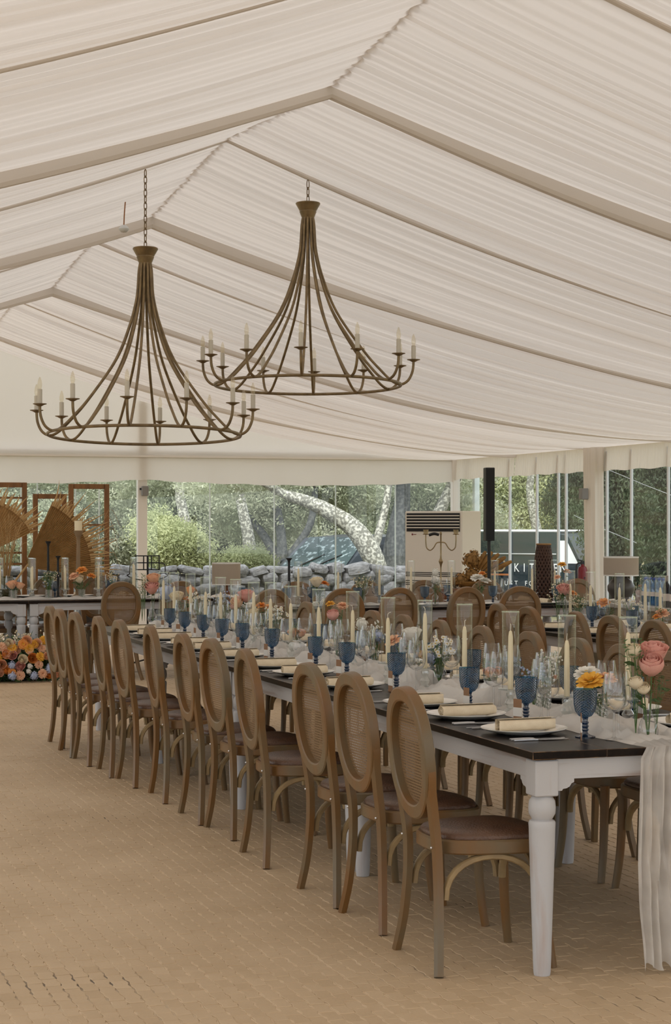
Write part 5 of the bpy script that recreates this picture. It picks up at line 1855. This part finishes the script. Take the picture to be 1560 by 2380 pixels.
def grasses(u, v, depth, n, h, spread, label, seed, base):
    rnd = random.Random(seed)
    b = Vector(base)
    t = thing('dried_grass', b, 0, label, 'dried grass')
    for k in range(n):
        hh = h * rnd.uniform(.6, 1.1)
        sx, sy = rnd.uniform(-spread, spread), rnd.uniform(-.12, .12)
        p = catmull([(rnd.uniform(-.02, .02), 0, 0), (sx * .25, sy * .3, hh * .6), (sx * .7, sy, hh), (sx * 1.1, sy * 1.2, hh * rnd.uniform(.65, 1.0))], 4)
        MB().tube(p, [lerp(.0035, .0012, i / len(p)) for i in range(len(p))], 4).build('blade', M['palm'], t, 60)
grasses(30, 1340, 19.6, 34, .75, .32, 'tangle of curling dried grass in front of the left frame', 5, jt)
gx_, _ = on_y(205, 20.3)
gp = thing('floor_vase', (gx_, 20.35, 0), 0, 'dark ceramic floor vase behind the head table', 'vase')
MB().lathe([(0, 0), (.10, 0), (.15, .2), (.15, .45), (.08, .62), (.06, .7), (.08, .76)], 24, cap=False).build('body', M['ceramic'], gp, 60)
grasses(205, 1300, 20.3, 30, 1.15, .42, 'wispy dried grass standing in front of the right-hand frame', 9, (gx_, 20.35, .5))

def candlestick(u, vtop, loc_y, prof, mat, label, extra=None):
    X, zc = on_y(u, loc_y)
    zt = zat(vtop, zc)
    h = zt - TT
    o = link('candlestick', me_lathe('candlestick', [(r, z * h) for r, z in prof], mat, 18, 30, cap=True), None, loc=(X, loc_y, TT), label=label, cat='candlestick')
    return X, zt
BLK = [(0, 0), (.045, 0), (.045, .02), (.018, .05), (.010, .09), (.012, .13), (.009, .2), (.014, .45), (.012, .7), (.011, .9), (.015, .95), (.028, .985), (.03, 1), (0, 1)]
candlestick(112, 1258, HY + .55, BLK, M['black'], 'tall black candlestick on the head table')
candlestick(135, 1292, HY + .42, BLK, M['black'], 'short black candlestick on the head table')
candlestick(672, 1297, T3Y + .75, BLK, M['black'], 'black candlestick standing on the cross table')
X, zt = candlestick(182, 1233, HY + .50, [(0, 0), (.07, 0), (.07, .03), (.03, .06), (.03, .12), (.05, .17), (.055, .23), (.05, .29), (.022, .33), (.026, .36), (.020, .6), (.019, .85), (.022, .9), (.045, .96), (.05, 1), (0, 1)], M['pale_wood'], 'turned wooden candlestick with a pillar candle on the head table')
t = thing('pillar_candle', (X, HY + .5, zt), 0, 'cream pillar candle on the turned wooden candlestick', 'candle')
MB().lathe([(0, 0), (.040, 0), (.040, .098), (.036, .10), (0, .094)], 20).build('wax', M['candle'], t, 40)
MB().tube([(0, 0, .09), (.001, 0, .108)], .0015, 5).build('wick', M['black'], t)

# iron grid stand
X, zc = on_y(343, 20.0)
t = thing('iron_stand', (X, 20.0, 0), -TH, 'black wrought-iron grid stand left of the slim column', 'stand')
gw = 54 * zc / FPX; z0_, z1_ = zat(1324, zc), zat(1292, zc); zm = (z0_ + z1_) / 2
for k in range(4):
    MB().box((-gw / 2 + gw * k / 3, 0, (z0_ + z1_) / 2), (.012, .012, z1_ - z0_), None).build('grid_bar', M['black'], t, None)
for z in (z0_, zm, z1_):
    MB().box((0, 0, z), (gw + .012, .012, .012)).build('grid_bar', M['black'], t, None)
MB().box((0, .015, z1_ / 2), (.02, .02, z1_)).build('pole', M['black'], t, None)
for s in (-1, 1):
    MB().tube(catmull([(s * gw / 2, 0, zm), (s * (gw / 2 + .06), 0, zm - .02), (s * (gw / 2 + .07), 0, zm - .12), (s * (gw / 2 + .10), 0, z0_ - .06), (s * (gw / 2 + .02), 0, z0_ - .10), (s * .02, .01, z0_ - .12)], 4), .006, 6).build('arm', M['black'], t, 60)
    MB().tube([(0, .015, .05), (s * .18, .015, .0)], .009, 6).build('foot', M['black'], t)
MB().tube([(0, .015, .05), (0, -.16, .0)], .009, 6).build('foot', M['black'], t)

def drum_lamp(u0, u1, v0, v1, loc, ztab, label, base_prof, base_mat, r_top=1.0):
    zc = SN * loc[0] + CS * loc[1]
    r = (u1 - u0) / 2 * zc / FPX
    za, zb = zat(v0, zc), zat(v1, zc)
    t = thing('table_lamp', (loc[0], loc[1], ztab), 0, label, 'lamp')
    h0 = zb - ztab
    MB().lathe([(q, z * h0) for q, z in base_prof], 28).build('base', base_mat, t, 50)
    sh = MB().lathe([(r, zb - ztab), (r * r_top, za - ztab), (r * r_top - .004, za - ztab), (r - .004, zb - ztab)], 40, cap=False).build('shade', M['shade'], t, 60)
    for zz in (zb - ztab, za - ztab):
        MB().lathe([(r + .0015, zz - .006), (r + .0015, zz + .006)], 40, cap=False).build('shade_trim', M['shade_trim'], sh)
    MB().tube([(0, 0, h0 * .9), (0, 0, za - ztab - .03)], .006, 6).build('stem', M['brass'], t)
    return t
# lamp behind the cross table on a stool
X, zc = on_y(526, 19.6)
zt_ = .62
st_ = thing('stool', (X, 19.6, 0), 0, 'small round wooden stool under the drum lamp', 'stool')
MB().lathe([(0, zt_ - .03), (.19, zt_ - .03), (.2, zt_ - .015), (.19, zt_), (0, zt_)], 28).build('seat', M['red_wood'], st_, 40)
for k in range(3):
    a = k * 2.094
    MB().tube([(.12 * math.cos(a), .12 * math.sin(a), zt_ - .03), (.17 * math.cos(a), .17 * math.sin(a), 0)], .016, 8).build('leg', M['red_wood'], st_)
drum_lamp(493, 559, 1309, 1358, (X, 19.6), zt_, 'beige drum-shade lamp in front of the stone wall view', [(0, 0), (.07, 0), (.09, .1), (.085, .35), (.05, .6), (.025, .75), (.02, 1), (0, 1)], M['red_wood'])

# air conditioner
p = at_depth(1030, HOR, 22.3)
rz = ang_cam(p) - math.radians(30)
zt_ = zat(1188, 22.3)
W_, D_ = .79, .47
ac = thing('air_conditioner', (p.x, p.y, 0), rz, 'tall cream floor-standing air conditioner by the corner glazing', 'air conditioner')
MB().box((0, 0, zt_ / 2), (W_, D_, zt_), bev=.012).build('body', M['ac_white'], ac, None)
yF = -D_ / 2
gz0, gz1 = zat(1235, 22.3), zat(1193, 22.3)
MB().box((0, yF - .004, (gz0 + gz1) / 2), (W_ - .06, .012, gz1 - gz0)).build('grille_recess', M['ac_dark'], ac, None)
for k in range(5):
    MB().box((0, yF - .014, lerp(gz0 + .045, gz1 - .03, k / 4)), (W_ - .06, .02, .012)).build('louvre', M['ac_white'], ac, None)
for v in (1330, 1334, 1338, 1349, 1354, 1358, 1434, 1438, 1442, 1446, 1462, 1466, 1470, 1474):
    MB().box((0, yF - .002, zat(v, 22.3)), (W_ - .03, .006, .009)).build('vent_slot', M['ac_dark'], ac, None)
MB().sphere((-.29, yF, zat(1242, 22.3)), (.012, .004, .012)).build('logo', M['red_paint'], ac)
MB().box((-.255, yF - .001, zat(1242, 22.3)), (.04, .004, .008)).build('logo', M['red_paint'], ac, None)

# sideboard with candelabra and dried flowers
pa = at_depth(1062, HOR, 20.2)
zs = zat(1367, 20.2)
sw = 185 * 20.2 / FPX
sb_ = thing('sideboard', (pa.x, pa.y, 0), -TH, 'red-brown wooden sideboard in front of the air conditioner', 'sideboard')
MB().box((0, 0, zs - .015), (sw, .40, .03), bev=.004).build('top', M['red_wood'], sb_, None)
MB().box((0, 0, zs - .21), (sw - .06, .36, .36)).build('body', M['red_wood'], sb_, None)
for k in (-1, 0, 1):
    dr = MB().box((k * (sw - .08) / 3, -.183, zs - .2), ((sw - .1) / 3 - .01, .012, .26), bev=.003).build('drawer', M['red_wood'], sb_, None)
    MB().sphere((k * (sw - .08) / 3, -.197, zs - .2), .012).build('knob', M['brass'], dr)
for sx in (-1, 1):
    for sy in (-1, 1):
        MB().box((sx * (sw / 2 - .06), sy * .15, (zs - .39) / 2), (.045, .045, zs - .39)).build('leg', M['red_wood'], sb_, None)
def on_side(u, dy=0.0):
    k = (u - 1062) * 20.2 / FPX
    return Vector((pa.x + CS * k + SN * dy, pa.y - SN * k + CS * dy, zs))
s_ = 20.2 / FPX
q = on_side(1025)
cd = thing('candelabra', q, -TH, 'aged brass two-armed candelabra on the sideboard', 'candelabra')
H0 = (1367 - 1243) * s_
MB().lathe([(0, 0), (.06, 0), (.055, .012), (.02, .03), (.008, .05), (.007, H0 * .38), (.012, H0 * .44), (.026, H0 * .5), (.012, H0 * .56), (.008, H0 * .62), (.008, H0), (.014, H0 + .01), (.010, H0 + .03), (0, H0 + .035)], 16).build('stem', M['brass'], cd, 40)
for sx in (-1, 1):
    k = sx * s_
    pts = [(0, 0, H0 - 17 * s_), (10 * k, 0, H0 - 19 * s_), (17 * k, 0, H0 - 30 * s_), (25 * k, 0, H0 - 36 * s_), (33 * k, 0, H0 - 30 * s_), (35 * k, 0, H0 - 15 * s_), (35 * k, 0, H0 + 0 * s_)]
    arm = MB().tube(catmull(pts, 4), .0065, 8).build('arm', M['brass'], cd, 60)
    MB().lathe([(0, 0), (.034, .002), (.036, .007), (.026, .010), (.024, .02), (.030, .058), (.026, .058), (0, .05)], 16, c=(35 * k, 0, H0)).build('cup', M['brass'], arm, 40)
MB().tube(catmull([(-5 * s_, 0, H0 - .0), (-16 * s_, -.01, H0 + .012), (-28 * s_, -.01, H0 - .004)], 4), .016, 8).build('handle', M['black'], cd, 60)
q = on_side(1092, -.02)
dv_ = thing('dried_arrangement', q, -TH, 'golden-brown dried hydrangea and plume arrangement on the sideboard', 'dried flowers')
MB().lathe([(0, 0), (.09, 0), (.16, .05), (.17, .07), (.12, .075), (0, .06)], 22).build('bowl', M['dried'], dv_, 40)
DRY = puff_me(M['dried'], 77, 90)
for (du, v, r) in ((3, 1302, 24), (-18, 1348, 22), (4, 1336, 22), (-34, 1352, 15), (20, 1350, 18), (40, 1346, 14), (10, 1290, 15)):
    link('flower_head', DRY, dv_, loc=(du * s_, random.uniform(-.04, .02), (1367 - v) * s_), rot=random.uniform(0, 6), scale=(r * s_, r * s_ * .8, r * s_))
for k in range(5):
    a = math.radians(28 + 9 * k)
    L_ = .52 - .03 * k
    pp = catmull([(.05, 0, .08), (L_ * .5 * math.cos(a), .01, .06 + L_ * .5 * math.sin(a)), (L_ * math.cos(a), .02, .06 + L_ * .95 * math.sin(a))], 5)
    n_ = len(pp)
    MB().tube(pp, [.006 + .022 * math.sin(math.pi * min(1, max(0, (i / n_ - .3) / .7))) for i in range(n_)], 7).build('plume', M['dried'], dv_, 60)

# column loudspeaker on a pole
p = at_depth(1137, HOR, 19.0)
sc9 = 19.0 / FPX
spk = thing('column_loudspeaker', (p.x, p.y, 0), ang_cam(p) + .25, 'tall slim black loudspeaker column on a pole by the corner', 'loudspeaker')
za, zb = zat(1087, 19.0), zat(1257, 19.0)
cab = MB().box((0, 0, (za + zb) / 2), (.095, .11, za - zb), bev=.006).build('cabinet', M['black'], spk, None)
MB().box((0, -.058, (za + zb) / 2), (.08, .006, za - zb - .03)).build('front_grille', M['ac_dark'], cab, None)
MB().tube([(0, 0, .35), (0, 0, zb + .01)], .018, 10).build('pole', M['black'], spk)
for k in range(3):
    a = k * 2.094 + .5
    MB().tube([(0, 0, .55), (.30 * math.cos(a), .30 * math.sin(a), .01)], .010, 8).build('leg', M['black'], spk)

# wicker lanterns on a low table
p = at_depth(1270, HOR, 19.4)
zt_ = zat(1402, 19.4)
sd_ = thing('side_table', (p.x, p.y, 0), 0, 'low dark side table carrying the wicker lanterns', 'table')
MB().lathe([(0, zt_ - .03), (.30, zt_ - .03), (.31, zt_ - .015), (.30, zt_), (0, zt_)], 32).build('top', M['red_wood'], sd_, 40)
for k in range(3):
    a = k * 2.094
    MB().tube([(.2 * math.cos(a), .2 * math.sin(a), zt_ - .03), (.26 * math.cos(a), .26 * math.sin(a), 0)], .018, 8).build('leg', M['red_wood'], sd_)
def wicker(loc, prof, n, turns, label, ring_tilt=0):
    t = thing('wicker_lantern', loc, 0, label, 'lantern', 'wicker lanterns')
    H = prof[-1][1]
    def rad(z):
        for (r0, z0), (r1, z1) in zip(prof[:-1], prof[1:]):
            if z0 <= z <= z1: return lerp(r0, r1, (z - z0) / max(1e-6, z1 - z0))
        return prof[-1][0]
    b = MB()
    for d in (1, -1):
        for k in range(n):
            pts = []
            for j in range(25):
                z = H * j / 24
                a = 2 * math.pi * k / n + d * turns * 2 * math.pi * j / 24
                r = rad(z)
                pts.append((r * math.cos(a), r * math.sin(a), z))
            b.tube(pts, (.004, .0085), 5, up=[Vector((q[0], q[1], 0)).normalized() for q in pts])
    b.build('weave', M['wicker'], t, 60, kind='stuff')
    for z in (0.005, H):
        pts = [(rad(z) * math.cos(2 * math.pi * k / 40), rad(z) * math.sin(2 * math.pi * k / 40), z) for k in range(40)]
        MB().tube(pts, .009, 7, closed=True).build('rim', M['rope'] if z > .1 else M['wicker'], t, 60)
    return t
hL = zat(1265, 19.4) - zt_
wicker((p.x - .03, p.y, zt_), [(.125, 0), (.128, .1), (.115, hL * .5), (.075, hL * .95), (.072, hL)], 19, .5, 'tall tapered dark wicker lantern with a rope rim')
wicker((p.x + .14, p.y - .12, zt_), [(.05, 0), (.085, .04), (.10, .10), (.09, .17), (.05, .21)], 20, .4, 'small round dark wicker lantern beside the tall one')

# fire extinguisher on the draped post
Ye, zce = on_x(1354, E_R - .36)
ze = zat(1378, zce)
fe = thing('fire_extinguisher', (E_R - .36, Ye, ze), 0, 'red fire extinguisher hanging at the foot of the draped post', 'fire extinguisher')
MB().lathe([(0, 0), (.062, 0), (.065, .01), (.065, .30), (.05, .345), (.022, .36), (.022, .38), (0, .38)], 22).build('cylinder', M['red_paint'], fe, 40)
MB().box((0, 0, .40), (.05, .03, .05), bev=.004).build('valve', M['black'], fe, None)
MB().tube([(0, 0, .425), (-.07, 0, .44)], .008, 6).build('lever', M['black'], fe)
MB().tube(catmull([(-.02, 0, .40), (-.085, 0, .37), (-.092, -.01, .22), (-.075, -.02, .1)], 5), .010, 7).build('hose', M['black'], fe, 60)
MB().box((0, -.0, .2), (.02, .134, .02)).build('wall_strap', M['black'], fe, None)

# bar counter with lamp, bottles and jar
CXc, CY0, CY1, CZ = 8.25, 13.9, 16.45, .79
bar = thing('bar_counter', (CXc, (CY0 + CY1) / 2, 0), 0, 'long bar table before the right glazing with lamp and bottles', 'table')
MB().box((0, 0, CZ - .02), (.62, CY1 - CY0, .04), bev=.005).build('top', mk('grey_counter', (.36, .34, .31), .5), bar, None)
MB().box((-.26, 0, CZ - .40), (.03, CY1 - CY0 - .1, .72)).build('front_panel', mk('counter_front', (.25, .20, .13), .6, col2=(.20, .16, .10), nscale=4), bar, None)
for sx in (-1, 1):
    for sy in (-1, 1):
        MB().box((sx * .25, sy * ((CY1 - CY0) / 2 - .08), (CZ - .04) / 2), (.05, .05, CZ - .04)).build('leg', M['black'], bar, None)
Y, zc = on_x(1444, 8.22)
drum_lamp(1404, 1485, 1295, 1337, (8.22, min(Y, CY1 - .22)), CZ, 'large lamp with a flat linen shade on a round dark ceramic base', [(0, 0), (.07, 0), (.085, .05), (.13, .42), (.132, .58), (.105, .78), (.065, .90), (.06, .97), (.075, 1.0), (0, 1.0)], M['ceramic'])
Y, zc = on_x(1489, 8.12)
hb = 45 * zc / FPX
t = thing('glass_jar', (8.12, Y, CZ), 0, 'corked glass jar of pale petals beside the large lamp', 'jar')
MB().lathe([(0, .002), (.045, 0), (.05, .01), (.05, hb * .68), (.04, hb * .78), (.018, hb * .84), (.018, hb * .92)], 20, cap=False).build('body', M['clear'], t, 50)
MB().lathe([(0, .005), (.044, .005), (.046, hb * .62), (.03, hb * .72), (0, hb * .74)], 16).build('petals', mk('petal_mix', (.50, .42, .38), .8, col2=(.35, .26, .24), nscale=60), t, 50)
MB().lathe([(0, hb * .90), (.017, hb * .90), (.02, hb), (0, hb)], 12).build('cork', mk('cork', (.40, .22, .14), .8), t, 40)
BOT = MB().lathe([(0, .002), (.034, 0), (.036, .01), (.034, .06), (.036, .075), (.036, .15), (.030, .185), (.014, .215), (.0125, .235)], 16, cap=False).mesh('body', M['blue_plastic'], 50)
BCAP = MB().lathe([(.014, .232), (.015, .235), (.015, .252), (0, .254)], 12).mesh('cap', M['cap_blue'], 40)
BLAB = MB().lathe([(.0366, .085), (.0366, .125)], 16, cap=False).mesh('label_band', M['label_paper'], 60)
BP = Proto('water_bottle', [('body', BOT), ('cap', BCAP, 'blue screw cap'), ('label_band', BLAB)])
k = 0
for r in range(2):
    for c in range(5):
        Y, zc = on_x(1505 + 10.5 * c + 4 * r, 8.14 + .1 * r)
        BP.put((8.12 + .09 * r, Y, CZ), random.uniform(0, 6), 'blue water bottle, %s of the %s row on the bar table' % (ORD[c], ['front', 'back'][r]), 'bottle', 'water bottles on the bar table')
WB = Proto('wine_bottle', [('body', MB().lathe([(0, .002), (.036, 0), (.037, .01), (.037, .17), (.030, .20), (.015, .225), (.014, .275)], 16, cap=False).mesh('body', M['wine_dark'], 50)),
                           ('foil', MB().lathe([(.0148, .22), (.0152, .285), (0, .286)], 12).mesh('foil', mk('foil', (.30, .26, .22), .4), 40)),
                           ('label_band', MB().lathe([(.0376, .06), (.0376, .125)], 16, cap=False).mesh('label_band', M['label_paper'], 60), 'cream label')])
for i, u in enumerate((1550, 1566)):
    Y, zc = on_x(u, 8.02)
    WB.put((8.02, Y, CZ), 0, 'dark wine bottle with a cream label, %s' % ['beside the water bottles', 'cut by the right edge'][i], 'bottle', 'wine bottles on the bar table')

# pale sofa near the corner glazing
p = at_depth(915, HOR, 21.3)
so = thing('sofa', (p.x - .1, p.y - .1, 0), -.1, 'pale upholstered sofa left of the air conditioner', 'sofa')
M['sofa'] = mk('pale_upholstery', (.62, .57, .52), .8, bump=.2, bscale=200)
MB().box((0, 0, .22), (1.1, .7, .26), bev=.03).build('seat', M['sofa'], so, 60)
MB().box((0, .28, .52), (1.1, .16, .36), bev=.04).build('backrest', M['sofa'], so, 60)
for s in (-1, 1):
    MB().box((s * .53, 0, .33), (.12, .7, .40), bev=.03).build('armrest', M['sofa'], so, 60)
    for y in (-.3, .3):
        MB().box((s * .48, y, .045), (.04, .04, .09)).build('leg', M['black'], so, None)
